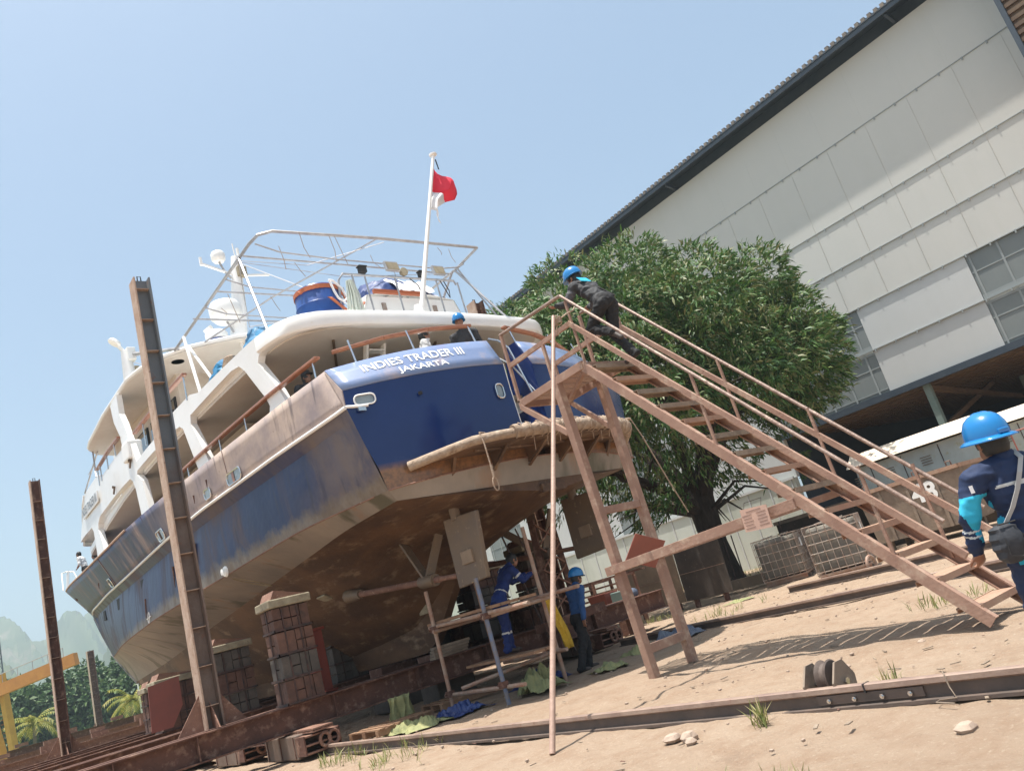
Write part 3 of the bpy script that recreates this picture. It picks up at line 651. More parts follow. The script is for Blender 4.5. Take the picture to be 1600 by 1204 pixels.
# close the run of the bottom to the transom foot
m=MB();rw=[]
for sg in(1,-1):
    q=[Vector((-sg*chiH(-.3),-.3,chiZ(-.3))),Vector((-sg*bilH(-.8),-.8,bilZ(-.8))),Vector((-sg*garH(-.9),-.9,garZ(-.9)))]
    m.add([trC(-3.3*sg),trC(-2.2*sg),trC(-1.1*sg),trC(0),q[2],q[1],q[0]],[(0,1,5,6),(1,2,4,5),(2,3,4)])
m.add([trC(0)+Vector((0,0,.0)),Vector((-.32,-.9,3.12)),Vector((-.3,-.6,3.05)),Vector((.3,-.6,3.05)),Vector((.32,-.9,3.12))],[(0,1,2,3,4)]);m.bb((-.28,-.95,3.06),(.28,-.3,3.2))
m.build('stern_counter','hull_bottom',ship)
# corner quads between side and transom for the facet
for sg in(1,-1):
    tt=-3.3*sg;m=MB();m.add([trT(tt),trK(tt),trR(tt),capline[0] if sg>0 else Vector((3.3,.12,5.78)),Vector((-3.32*sg,-.3,4.98))],[(0,1,2)]);m.build('quarter_plate','bulwark_blue',ship,solid=.02)
# transom writing
def place_text(body,ta,tb,v0,v1,name):
    g2,fs,_=text_geo(body,1,.012);m=MB();vs=[]
    for x,y in g2:
        t=ta+(tb-ta)*x;p=trK(t).lerp(trT(t),v0+(v1-v0)*y);vs.append(p+Vector((0,-.03,.012)))
    m.add(vs,fs);m.build(name,'lettering',ship,recalc=False)
place_text('INDIES TRADER III',-2.84,-1.02,.50,.80,'ship_name')
place_text('JAKARTA',-2.34,-1.44,.10,.38,'home_port')
# transom fittings
def fitting(t,z,w,h,name,framem,inm):
    q=trR(t);s=q.y-.03;m=MB();n=20;out=[];inn=[]
    def rr(w_,h_):
        o=[]
        for cx,cz,a0 in((1,1,0),(-1,1,90),(-1,-1,180),(1,-1,270)):
            rad=min(w_,h_)*.42
            for k in range(5): a=R(a0+22.5*k);o.append((cx*(w_/2-rad)+rad*math.cos(a),cz*(h_/2-rad)+rad*math.sin(a)))
        return o
    tw=R(2*t*3.2);
    def P(x,zz,d=0): y=trR(t+x).y;return Vector((t+x,y-d,z+zz))
    m.tube([P(x,zz,.03) for x,zz in rr(w,h)]+[P(*rr(w,h)[0],.03)],.015,6);f=m.build(name+'_frame',framem,ship,smooth=True)
    m=MB();pp=[P(x,zz,.012) for x,zz in rr(w-.03,h-.03)];m.add(pp,[tuple(range(len(pp)))]);m.build(name+'_glass',inm,f)
fitting(-3.03,5.07,.32,.17,'stern_port','white_paint','glass_pale')
fitting(-.62,4.93,.16,.26,'stern_light','chrome','glass_pale')
m=MB();m.box((-3.12,-.42,4.91),(.14,.04,.06));m.build('vent','chrome',ship)
m=MB();m.box((-2.15,trM(-2.15).y-.03,5.03),(.05,.05,.05));m.build('eye_bolt','black',ship)
# side ports along the bulwark, just above the rub rail
def sport(s,L,h,z0,round_=True,glass='glass_pale',inner=None,off=0):
    def P(ds,dz,d):
        ss=s+ds;zz=rubZ(ss)+z0+dz;f=(zz-rubZ(ss))/(capZ(ss)-rubZ(ss));x=rubH(ss-.0)*(1-f)+capH(ss)*f
        return Vector((-(x+d),ss,zz))
    o=[]
    for cx,cz,a0 in((1,1,0),(-1,1,90),(-1,-1,180),(1,-1,270)):
        rad=min(L,h)*.35
        for k in range(4): a=R(a0+30*k);o.append((cx*(L/2-rad)+rad*math.cos(a),cz*(h/2-rad)+rad*math.sin(a)))
    m=MB();m.tube([P(x,y,.025) for x,y in o]+[P(*o[0],.025)],.018,6);f=m.build('hull_port','chrome',ship,smooth=True)
    m=MB();pp=[P(x,y,.02) for x,y in o];m.add(pp,[tuple(range(len(pp)))]);m.build('port_glass',glass,f)
    if inner: m=MB();m.add([P(-.02,-h*.42,.03),P(.09,-h*.42,.03),P(.09,h*.42,.03),P(-.02,h*.42,.03)],[(0,1,2,3)]);m.build('port_shutter',inner,f)
sport(5.35,.34,.2,.2);sport(3.95,.66,.23,.16,inner='teak');sport(9.1,.62,.24,.16,inner='block_red');sport(17.0,.5,.26,.17,inner='black')
for s,dz,hh in((13.1,-.5,.34),(17.6,-.48,.34),(22.2,-.46,.34)):
    z=rubZ(s)+dz;f=.45;x=rubH(s)-.17;m=MB();m.box((-(x-.02),s,z),(.12,.3,hh));o=m.build('hull_window','black',ship)
    a=math.atan2(rubH(s+.5)-rubH(s-.5),1);
# discharge marks, hull scuppers, anode pads
def sidept(s,z,d=.02):
    f=(z-booZ(s))/(rubZ(s)-.22-booZ(s))
    if f>=0: x=booH(s)*(1-f)+(rubH(s)-.17)*f+.03
    else:
        f=(z-chiZ(s))/(booZ(s)-chiZ(s));x=chiH(s)*(1-f)+booH(s)*f
    return Vector((-(x+d),s,z))
m=MB();pts=[]
for a in range(13): pts.append(sidept(5.9+.09*math.cos(a*math.pi/6),3.36+.16*math.sin(a*math.pi/6),.012))
m.tube(pts,.016,5);m.build('draft_mark','concrete_cream',ship)
m=MB();pts=[sidept(12.2+.12*math.cos(a*math.pi/6),3.75+.14*math.sin(a*math.pi/6),.012) for a in range(13)];m.tube(pts,.012,5);m.tube([sidept(11.9,3.75,.014),sidept(12.5,3.75,.014)],.012,5);m.build('load_line_mark','lettering',ship)
m=MB();m.lathe([(.001,.03),(.1,.02),(.12,-.02)],sidept(5.75,3.66,.0),10,Matrix.Rotation(R(-90),3,'Y'));m.lathe([(.07,.05),(.001,.06)],sidept(5.75,3.66),9,Matrix.Rotation(R(-90),3,'Y'));m.build('overboard_outlet','lettering',ship,smooth=True)
for s,z in((7.2,4.6),(9.2,4.5),(12.6,4.3),(5.2,5.5),(6.0,5.4),(16.8,5.6)):
    m=MB()
    if z<4.8:m.tube([sidept(s,z,.01),sidept(s,z-.5,.012)],[.03,.008],5)
    else:m.tube([Vector((-(capH(s)+.02),s,z)),Vector((-(capH(s)+.02),s,z-.18))],[.02,.006],5)
    m.build('scupper_stain','rust',ship)
# ---------------------------------------------------------------- superstructure sides
def plate(outer,holes,hf,name,mt,thick,sg=1,step=.6):
    b=bmesh.new();edges=[]
    for lp in[outer]+holes:
        vs=[b.verts.new((p[0],p[1],0)) for p in lp];edges+=[b.edges.new((vs[i],vs[(i+1)%len(vs)])) for i in range(len(vs))]
    bmesh.ops.triangle_fill(b,edges=edges,use_beauty=True,use_dissolve=False)
    s=math.floor(min(p[0] for p in outer));mx=max(p[0] for p in outer)
    while s<mx:
        bmesh.ops.bisect_plane(b,geom=b.verts[:]+b.edges[:]+b.faces[:],plane_co=(s+.013,0,0),plane_no=(1,0,0));s+=step
    for v in b.verts: s_,z=v.co.x,v.co.y;v.co=Vector((-sg*hf(s_,z),s_,z))
    bmesh.ops.recalc_face_normals(b,faces=b.faces)
    me=bpy.data.meshes.new(name);b.to_mesh(me);b.free();me.materials.append(M[mt]);o=bpy.data.objects.new(name,me);scn.collection.objects.link(o);o.parent=ship
    # make sure normals face outboard, then thicken inwards
    me.update();nx=sum(p.normal.x*p.area for p in me.polygons)
    if nx*sg>0: me.flip_normals()
    d=o.modifiers.new('s','SOLIDIFY');d.thickness=thick;d.offset=-1
    return o
def rnd(poly,rads,n=4):
    """round polygon corners"""
    out=[];L=len(poly)
    for i,p in enumerate(poly):
        r=rads if not isinstance(rads,list) else rads[i];a=Vector(poly[i-1]);b=Vector(p);c=Vector(poly[(i+1)%L])
        if r<=0: out.append(tuple(b));continue
        u=(a-b);v=(c-b);q=min(r,u.length*.45,v.length*.45);s=b+u.normalized()*q;e=b+v.normalized()*q
        for k in range(n+1): t=k/n;out.append(tuple(s*(1-t)**2+b*2*t*(1-t)+e*t*t))
    return out
sideh=lambda s,z:capH(s)-.05
outer=[(1.72,7.0),(1.72,7.27),(2.4,7.31),(5.0,7.34),(5.45,7.47),(6.7,7.48),(7.9,7.34),(9.65,7.33),(9.9,7.8),(10.3,8.55),(10.6,8.95),(10.6,9.49),(11.45,9.49),(11.3,8.95),(10.85,8.4),(10.78,8.04),(14.1,8.25),(14.75,8.5),(17.75,8.72),(18.4,8.5),(19.3,8.1),(20.25,7.66),(19.2,7.62),(17.1,7.44),(16.82,7.24),(16.68,6.3),(15.18,6.2),(15.83,7.08),(15.72,7.24),(15.28,7.35),(11.27,7.16),(10.5,7.12),(10.3,7.02),(10.1,6.75),(9.9,5.9),(9.16,5.9),(9.42,6.76),(9.78,7.03),(9.7,7.1),(6.6,7.08),(6.3,7.05),(6.12,6.93),(5.66,5.84),(5.02,5.8),(5.66,6.88),(5.6,7.06),(3.3,7.12),(2.95,7.07),(2.76,6.9),(2.16,6.1),(2.08,5.93),(2.16,5.78),(1.5,5.76),(1.66,6.09),(2.2,6.82),(2.12,6.93),(1.95,6.98)]
plate(outer,[],sideh,'superstructure_side','white_paint',.14,1)
plate(outer,[],sideh,'superstructure_side','white_paint',.14,-1)
# beige lining seen inside the arches, as inner returns of pillars
# decks (boat deck slab, main deck, roof)
def slab(pts,z0,z1,name,mt,bev=.03):
    m=MB();poly=[(p[0],p[1],0) for p in pts]+[(-p[0],p[1],0) for p in pts[::-1] if abs(p[0])>.01];m.prism(poly,(0,0,z0),(0,0,z1));return m.build(name,mt,ship,bevel=bev)
edge=[(0,.72),(-1.0,.75),(-1.94,.83),(-2.4,.92),(-2.7,1.05),(-2.95,1.25),(-3.1,1.5),(-3.17,1.85)]+[(-(capH(s)-.2),s) for s in(2.3,3.0,4,6,8,10,12,14,16,18,19.2)]+[(-1.2,20.1),(0,20.5)]
slab(edge,6.955,7.02,'deck_soffit','soffit_bounce',.01)
edge2=[(0,.64),(-1.0,.66),(-1.9,.72),(-2.4,.80),(-2.72,.90),(-2.95,1.04),(-3.12,1.23),(-3.25,1.48),(-3.325,1.8),(-3.36,2.1)]+[(-(capH(s)-.19),s) for s in(2.7,3.2,4,6,8,10,12,14,16,18,19.2)]+[(-1.2,20.0),(0,20.4)]
slab(edge2,7.021,7.2,'boat_deck','white_paint',.0)
fe=[(x*(1.004),y-.03*max(0,1-max(0,y-.7))) for x,y in edge2 if y<2.2];fe=fe+[];pl=[Vector((x,y,0)) for x,y in fe[::-1]]+[Vector((-x,y,0)) for x,y in fe[1:]]
def fz(p,inn,z):
    k=min(1,max(0,(abs(p.x)-1.9)/1.4));cx=-(1 if p.x>0 else -1)*k;cy=(1-k*.9);return p+Vector((cx*inn,cy*inn,z+(.06*k if z>7.1 else (.03*k if z<7 else 0))))
m=MB();m.grid([[fz(p,.20,6.955) for p in pl],[fz(p,.02,6.93) for p in pl],[fz(p,-.02,6.95) for p in pl],[fz(p,-.04,7.0) for p in pl],[fz(p,-.035,7.17) for p in pl],[fz(p,.0,7.23) for p in pl],[fz(p,.16,7.24) for p in pl]]);m.build('deck_fascia','white_paint',ship,smooth=True)
roof=[(0,6.7),(-.8,6.75),(-1.4,6.98),(-1.87,7.28),(-2.32,7.62),(-2.8,8.22),(-3.13,9.0),(-3.26,9.8),(-3.22,11),(-3.17,12.5),(-3.07,13.66),(-2.98,14.8),(-2.88,15.4),(-2.5,15.95),(-2.0,16.15),(0,16.35)]
slab(roof,9.5,9.53,'roof_soffit','soffit_bounce',.01);slab([(p[0]*1.01,p[1] if p[1]>8 else p[1]-.02) for p in roof],9.531,9.64,'bridge_roof','white_paint',.045)
main=[(0,-.5),(-2,-.3),(-2.9,.3)]+[(-(rubH(s)-.3),s) for s in(1.6,4,8)]+[(-(rubH(s)-.75),s) for s in(11,13.5)]+[(0,14)]
slab(main,4.92,5.0,'main_deck','wood_old',0)
# deckhouse on main deck
m=MB();m.bb((-2.1,5.9,5.0),(2.1,14.0,6.9));dh=m.build('deckhouse','house_cream',ship)
for i,s in enumerate((7.3,8.4,9.6,10.8,11.9,13.0)):
    m=MB();m.bb((-2.14,s-.36,5.72),(-2.10,s+.36,6.35));w_=m.build('window','rubber',dh,bevel=.02);m=MB();m.bb((-2.16,s-.32,5.76),(-2.135,s+.32,6.31));m.build('window_glass','glass_dark',w_)
for x in(-1.6,1.2): m=MB();m.bb((x-.42,5.86,5.0),(x+.42,5.9,6.75));dd=m.build('door_frame','teak',dh);m=MB();m.bb((x-.34,5.84,5.05),(x+.34,5.88,6.68));m.build('door','house_cream',dd)
m=MB();m.add([(-2.25,5.88,5.0),(-2.25,5.5,5.0),(-2.25,5.88,6.5),(-2.18,5.88,5.0),(-2.18,5.5,5.0),(-2.18,5.88,6.5)],[(0,1,2),(3,4,5),(0,1,4,3),(1,2,5,4)]);m.build('door_brace','teak',dh)
# aft deck: settee, white box bench behind the transom, ladder to the boat deck
m=MB();m.bb((-1.9,.15,5.0),(-.5,.5,5.95));m.bb((-2.9,.75,5.0),(-1.3,1.3,5.5));m.build('aft_settee','white_paint',ship,bevel=.03)
m=MB();
for x in(-1.35,-.95): m.beam((x,2.6,5.0),(x,1.6,7.0),.05,.12)
for k in range(7): m.bb((-1.33,2.5-.14*k-.09,5.25+.26*k),(-.97,2.5-.14*k+.09,5.28+.26*k))
m.build('deck_ladder','white_paint',ship)
m=MB()
for (a,b_) in(((-2.2,1.4,6.93),(-.8,3.8,6.93)),((.2,1.4,6.93),(1.2,3.6,6.93))): m.beam(a,b_,.05,.03)
m.build('soffit_batten','steel_brown',ship)
# upper house behind the pillars
m=MB();m.bb((-2.2,9.2,7.2),(2.2,15.0,9.5));uh=m.build('wheelhouse','house_cream',ship)
for s in(9.9,11.1,12.3,13.5): m=MB();m.bb((-2.24,s-.45,8.2),(-2.2,s+.45,8.95));w_=m.build('window','rubber',uh);m=MB();m.bb((-2.26,s-.4,8.25),(-2.235,s+.4,8.9));m.build('window_glass','glass_dark',w_)
m=MB();m.bb((-1.9,14.99,8.15),(1.9,15.05,9.2));m.build('windscreen','glass_dark',uh)
m=MB();m.tube([(-2.9,6.0,7.2),(-2.75,6.9,9.5)],.04,8);m.build('roof_stanchion','white_paint',ship,smooth=True)
m=MB();m.tube([(-3.0,4.75,7.2),(-2.45,7.45,9.5)],.035,8);m.tube([(-1.2,7.0,7.2),(-1.2,7.2,9.5)],.035,8);m.build('roof_stanchion','white_paint',ship,smooth=True)
m=MB();m.lathe([(.001,0),(.16,0)],(-2.4,8.4,9.495),20);m.build('soffit_light','black',ship)
# front of the upper level: bulwark face closing round the bow side
m=MB();rows=[]
for z,sf,hw in((7.5,20.1,2.2),(7.66,20.2,2.16),(8.1,19.3,2.35),(8.5,18.45,2.5),(8.72,17.8,2.58)):
    rows.append([Vector((-hw*math.cos(math.pi*k/16),sf+.6*math.sin(math.pi*k/16),z)) for k in range(17)])
m.grid(rows);m.build('forward_bulwark','white_paint',ship,smooth=True,solid=.08)
# ---------------------------------------------------------------- rails
def woodrail(pts,r,posts,name,label=None,mt='teak'):
    m=MB();
    for i in range(len(pts)-1): m.beam(pts[i],pts[i+1],.11,.055)
    o=m.build(name,mt,ship,bevel=.015)
    for a,b_ in posts: m=MB();m.tube([a,b_],.018,7);m.build('rail_post','chrome',o,smooth=True)
    return o
pr=lambda s,z:Vector((-(capH(s)-.04),s,z))
woodrail([pr(s,6.1) for s in(.28,1,2,3,4,5,5.8,6.6)],.05,[(pr(s,5.8),pr(s,6.08)) for s in(.45,3.1,4.35,6.2)],'hand_rail')
woodrail([Vector((-2.95,.35,6.22)),Vector((-2.1,-.02,6.34)),Vector((-1.3,-.28,6.4)),Vector((-.5,-.42,6.42)),Vector((-.42,-.42,6.42))],.05,[(trT(t)+Vector((0,.1,-.02)),Vector((t,trT(t).y+.22,6.3+.12*crown(t)))) for t in(-2.75,-1.75,-.5)],'stern_rail')
woodrail([Vector((.4,-.42,6.42)),Vector((1.3,-.28,6.36)),Vector((2.1,-.02,6.3)),Vector((2.9,.35,6.2))],.05,[(trT(t)+Vector((0,.1,-.02)),Vector((t,trT(t).y+.22,6.3+.1*crown(t)))) for t in(.5,1.75,2.75)],'stern_rail')
woodrail([pr(s,z) for s,z in((5.5,7.98),(6.8,7.98),(8.2,7.98),(9.4,7.98))],.05,[(pr(s,7.4),pr(s,7.96)) for s in(5.6,6.6,7.6,8.6)],'boat_deck_rail')
woodrail([pr(s,z) for s,z in((10.95,8.42),(12.5,8.52),(14.6,8.62))],.05,[(pr(s,8.1),pr(s,z)) for s,z in((11.6,8.44),(12.8,8.5),(14.0,8.56),(14.5,8.6))],'bridge_rail')
m=MB();m.tube([pr(14.9,8.5),Vector((-2.7,15.6,9.5))],.025,6);m.tube([pr(17.5,8.7),Vector((-2.6,15.5,9.45))],.025,6);m.tube([pr(16.2,8.95),pr(14.9,8.9)],.015,6);m.build('roof_strut','alu_tube',ship)
# name board on the forward bulwark
m=MB();bp=[(14.9,7.72),(18.25,7.99),(18.4,8.33),(14.8,8.04)]
m.add([Vector((-(capH(s)+.0),s,z)) for s,z in bp],[(0,1,2,3)]);nb=m.build('name_board','white_paint',ship,solid=.03,off=0)
g2,fs,_=text_geo('INDIES TRADER III',1,.01);m=MB();vs=[]
for x,y in g2:
    # read from bow to stern on the port side
    s=18.2-3.2*x;z=(7.74+(s-14.9)*.085)+.02+.27*y;vs.append(Vector((-(capH(s)+.035),s,z)))
m.add(vs,fs);m.build('board_lettering','black_letter',nb,recalc=False)
for s,z in((10.05,7.5),(12.2,7.42)): m=MB();m.tube([Vector((-(capH(s)-.02),s,z)),Vector((-(capH(s)+.03),s-.02,z-.22))],.025,6);m.tube([Vector((-(capH(s)-.02),s+.15,z)),Vector((-(capH(s)+.02),s,z))],.025,6);m.build('deck_cleat','steel_brown',ship)
m=MB();m.bb((-3.42,9.95,7.52),(-3.05,10.5,8.02));m.build('side_locker','white_plastic',ship,bevel=.05)
# bow pulpit
m=MB();m.tube([(-.4,31.6,7.85),(-.25,32.2,8.75),(0,32.5,8.85),(.25,32.2,8.75),(.4,31.6,7.85)],.03,7)
for s,hh in((31.0,.75),(30,.72),(29,.7),(27.6,.68)):m.tube([(-(capH(s)-.03),s,capZ(s)),(-(capH(s)-.12),s,capZ(s)+hh)],.018,6)
m.tube([(-(capH(s)-.12),s,capZ(s)+.7) for s in(27.6,29,30,31,31.9)],.022,6);m.build('bow_pulpit','white_paint',ship,smooth=True)
m=MB();m.tube([Vector((-(capH(29.4)*.80+.02-.03*math.cos(a*math.pi/6)),28.4+.26*math.cos(a*math.pi/6),6.95+.12*math.sin(a*math.pi/6))) for a in range(13)],.03,6);m.build('hawse_rim','rust',ship)
# ---------------------------------------------------------------- swim platform
half=[(0,-1.72),(-.5,-1.71),(-1.0,-1.63),(-1.45,-1.5),(-1.85,-1.33),(-2.15,-1.08),(-2.45,-.78),(-2.62,-.58)]
poly=[(x,y,0) for x,y in half[::-1]]+[(-x,y,0) for x,y in half[1:]]
m=MB();m.prism(poly+[(2.3,-.5,0),(-2.3,-.5,0)],(0,0,3.86),(0,0,3.93));sw=m.build('swim_platform','hull_bottom',ship)
m=MB();m.tube([(p[0],p[1],3.97-.14*max(0,abs(p[0])-1.8)) for p in poly],.08,10);m.build('platform_tube','canvas',sw,smooth=True)
mcan=MB();wr=[(p[0],p[1]) for p in poly]
def along(f):
    L=[0]
    for i in range(len(poly)-1): L.append(L[-1]+(Vector(poly[i+1])-Vector(poly[i])).length)
    d=f*L[-1];i=max(k for k in range(len(L)) if L[k]<=d+1e-9);i=min(i,len(poly)-2);return Vector(poly[i]).lerp(Vector(poly[i+1]),(d-L[i])/(L[i+1]-L[i]))
pts=[along(.30+.69*k/60)+Vector((0,0,3.98+.012*math.sin(k*2.1))) for k in range(61)]
mcan.tube(pts,[.112+.022*math.sin(k*1.9)+.016*math.sin(k*4.3+1) for k in range(61)],10);mcan.build('fender_wrap','canvas',sw,smooth=True)
m=MB()
for k in range(26):
    f=.32+.66*k/25+random.uniform(-.008,.008);p=along(f)+Vector((0,0,3.98));d=(along(min(1,f+.01))-along(f)).normalized();u=d.cross(Vector((0,0,1)));n_=Vector((0,0,1));m.tube([p+(u*math.cos(a*math.pi/4)+n_*math.sin(a*math.pi/4))*.14+d*.01*a for a in range(9)],.009,4)
m.build('lashing','rope',sw)
m=MB()
for k in range(14):
    f=.36+.6*k/13;p=along(f)+Vector((0,0,3.9));m.tube([p,p+Vector((random.uniform(-.03,.03),.04,-random.uniform(.1,.3)))],.007,4)
m.build('hanging_strings','rope',sw)
for t in(-1.9,-1.15,-.4,.35,1.1,1.85):
    m=MB();yb=trM(t).y;zz=3.55;e=-1.68*(1-(t/2.6)**2)-.1*abs(t)
    m.add([(t-.02,yb+.1,3.9),(t-.02,e+.12,3.9),(t-.02,yb+.15,zz),(t+.02,yb+.1,3.9),(t+.02,e+.12,3.9),(t+.02,yb+.15,zz)],[(0,1,2),(5,4,3),(0,3,4,1),(1,4,5,2),(2,5,3,0)]);m.beam((t,e+.1,3.88),(t,yb+.1,zz-.03),.06,.02);m.build('platform_bracket','hull_bottom',sw)
m=MB();m.tube([along(.8)+Vector((0,.2,3.85)),along(.2)+Vector((0,.2,3.85))],.03,6);m.build('cross_bar','hull_bottom',sw)
# gate: steps and pivoting ladder
m=MB();m.bb((-.35,.30,3.95),(.35,.34,5.7));m.bb((-.352,-.55,3.95),(-.335,.3,5.2));m.bb((.335,-.55,3.95),(.352,.3,4.95));m.build('gate_trunk','white_paint',ship)
m=MB();m.bb((-.34,-.85,4.05),(.34,-.2,4.12));m.bb((-.34,-.5,4.4),(.34,.1,4.46));m.bb((-.34,-.15,4.72),(.34,.5,4.78));m.bb((-.34,.02,4.12),(.34,.08,4.72));m.build('stern_steps','white_paint',ship)
m=MB();m.tube([(.22,-.95,4.6),(.22,-.6,5.9),(.15,-.45,6.12),(.0,-.35,6.2)],.022,7);m.tube([(-.2,.2,6.0),(.1,-.1,6.05),(.26,-.5,5.6),(.3,-1.0,4.7)],.02,7);m.build('gate_rail','chrome',ship,smooth=True)
# ---------------------------------------------------------------- rudders, shafts, propeller struts
for sg in(-1,1):
    x=1.45*sg
    m=MB();m.prism([(x,.42,3.08),(x,-.50,3.02),(x,-.36,1.93),(x,.44,1.90)],(-.045,0,0),(.045,0,0));rd=m.build('rudder','rudder_grey',ship,bevel=.02)
    m=MB();m.tube([(x,.1,3.0),(x,.1,3.32)],.09,10);m.build('rudder_stock','rudder_grey',rd,smooth=True)
    m=MB();m.box((x-.06,-.02,2.35),(.05,.3,.22));m.box((x+.06,-.02,2.35),(.05,.3,.22));m.build('anode','plate_tan',rd,bevel=.01)
    a=Vector((x,4.05,2.47));b_=Vector((x,.95,2.17));m=MB();m.tube([a,a.lerp(b_,.25),b_],.06,10);m.tube([b_.lerp(a,.04),b_+Vector((0,-.5,-.05))],[.045,.045],10);sh=m.build('propeller_shaft','rust_light',ship,smooth=True)
    m=MB();m.tube([a+Vector((0,.15,.02)),a,a+Vector((0,-.35,-.03))],[.14,.13,.09],10);m.build('stern_gland','rudder_grey',sh,smooth=True)
    m=MB();q=b_.lerp(a,.12);m.tube([q+Vector((0,.22,.02)),q+Vector((0,-.22,-.02))],.11,12);m.build('strut_hub','rudder_grey',sh,smooth=True)
    for tx,ty in((x-.35*sg*1 -.25,2.0),(x+.42,1.2)):
        m=MB();m.beam(q,(tx,ty,3.05),.16,.045,(0,1,0));m.build('strut_arm','rudder_grey',sh)
for (t,s,z,rx) in((-1.05,2.7,2.86,0),(-1.6,4.9,2.62,0),(-.28,7.6,1.7,1),(-.27,3.4,1.85,1)):
    m=MB();
    if rx: m.box((t-.02,s,z),(.05,.3,.24))
    else: m.box((t,s,z),(.22,.36,.04),Matrix.Rotation(R(28),3,'Y'))
    m.build('hull_anode','concrete_cream',ship,bevel=.01)
# ---------------------------------------------------------------- masts, domes, awning frame, ensign staff
def rod(name,pts,r,mt,par=ship,n=8):m=MB();m.tube(pts,r,n);return m.build(name,mt,par,smooth=True)
mm=MB();mm.tube([(-.45,9.2,9.6),(-.15,9.05,11.6),(0,9,13.05)],[.28,.2,.13],12);mast=mm.build('mast','white_paint',ship,smooth=True)
m=MB();m.beam((-1.05,9.0,12.75),(-.1,9.0,12.45),.07,.05);m.beam((-.1,9,12.45),(.95,9,12.55),.07,.05);m.beam((-1.05,9,12.7),(-1.05,9,12.95),.07,.05);m.build('mast_spreader','white_paint',mast);m=MB();m.beam((-.4,9.4,9.9),(-1.1,9.3,10.9),.3,.1);m.build('mast_stay_plate','white_paint',mast)
m=MB();m.box((.02,8.85,12.5),(.26,.2,.3));m.build('mast_lamp','concrete_cream',mast,bevel=.02)
m=MB();m.tube([(0,9,13),(-.02,9,13.5)],.02,5);m.tube([(.1,9,13),(.1,9,13.35)],.05,6);m.build('mast_aerial','white_plastic',mast)
for nm,cx,cz,r,hh in(('sat_drum',-.52,13.02,.20,.34),('radar_dome',-.62,11.28,.44,.62),('tv_dome',-1.0,10.5,.30,.34)):
    m=MB();m.lathe([(.001,-hh/2),(r*.7,-hh/2),(r*.96,-hh*.3),(r,-hh*.1),(r,hh*.2),(r*.85,hh*.38),(r*.5,hh*.5),(.001,hh*.53)],(cx,9.0,cz),24);d=m.build(nm,'white_plastic',mast,smooth=True)
    m=MB();m.tube([(cx,9,cz-hh/2),(cx+.12,9,cz-hh/2-.3),(cx*.5,9,cz-hh/2-.5)],.03,6);m.build('dome_bracket','alu_tube',d)
    if nm=='tv_dome': m=MB();m.lathe([(r*.9,-.02),(r*1.02,0),(r*.8,.0)],(cx,9.0,cz-.14),20);m.build('dome_cover','tarp_blue',d)
mm=MB();mm.tube([(-.45,18,9.3),(-.45,18,12.4),(-.48,18,14.0)],[.42,.27,.17],12);fm=mm.build('fore_mast','white_paint',ship,smooth=True)
m=MB();m.lathe([(.001,-.06),(.16,-.05),(.19,.0),(.15,.1),(.001,.14)],(-.82,18,14.35),18,Matrix.Rotation(R(35),3,'Y'),(1.3,1,1));m.beam((-.75,18,14.3),(-.5,18,13.95),.1,.1);m.build('search_light','white_plastic',fm,smooth=True)
m=MB();m.box((-.35,17.9,13.85),(.3,.3,.5));m.build('mast_head_box','white_plastic',fm,bevel=.03)
m=MB();m.tube([(-.2,18,12.4),(-.2,18,13.4)],.13,12);m.build('exhaust_stack','concrete_cream',fm,smooth=True)
m=MB();m.bb((-1.6,16.6,9.64),(-.9,17.4,11.0));m.build('roof_locker','white_paint',fm,bevel=.04)
m=MB();m.tube([(-.35,18,13.9),(2.3,8.2,10.4)],.07,6);m.tube([(-.3,18,13.8),(-.5,9.2,10.6)],.015,4);m.tube([(-.3,18,13.6),(-1.8,9.8,9.7)],.015,4);m.build('forestay','alu_tube',fm)
# awning frame of bare tubes over the boat deck
A=lambda t,s,z=9.6:Vector((t,s,z))
m=MB();PL=[A(-2.62,7.9),A(-2.85,2.6),A(-2.82,2.25),A(-2.6,2.05),A(-.24,1.87),A(2.5,1.78)]
m.tube(PL,.034,8);m.tube([A(2.5,1.78),A(2.63,2.8),A(2.6,7.9)],.034,8);aw=m.build('awning_frame','alu_tube',ship,smooth=True)
for s in(3.1,4.7,6.1,7.85): m=MB();m.tube([A(-2.78,s),A(2.62,s)],.021,7);m.build('awning_bar','alu_tube',aw,smooth=True)
for s in(2.5,4.05,5.4): m=MB();m.tube([A(-2.78,s,9.55),A(-2.3,s-.05,9.38),A(-1,s,9.36),A(1.8,s,9.36),A(2.4,s,9.45),A(2.6,s,9.55)],.016,6);m.build('awning_batten','alu_tube',aw,smooth=True)
m=MB();m.tube([A(-.24,1.87),A(-1.4,4.9,9.6),A(-2.1,7.6)],.02,7);m.build('awning_brace','alu_tube',aw,smooth=True)
for a,b_ in((A(-2.83,3.2),(-3.2,1.9,7.3)),(A(2.62,2.9),(3.1,1.6,7.2)),(A(2.62,3.0),(1.6,4.2,7.2)),(A(-2.65,7.4),(-2.6,7.4,9.62))): m=MB();m.tube([a,b_],.03,7);m.build('awning_leg','alu_tube',aw,smooth=True)
rg=random.Random(4)
for k in range(17):
    m=MB();t=rg.uniform(-2.6,2.4);s=rg.choice((1.9,2.5,3.1,4.05,4.7,5.4));L=rg.uniform(.15,.75);m.tube([A(t,s,9.55),A(t+rg.uniform(0,.12),s,9.55-L*.6),A(t+rg.uniform(.02,.2),s,9.55-L)],.008,4);m.build('awning_cord','rope',aw)
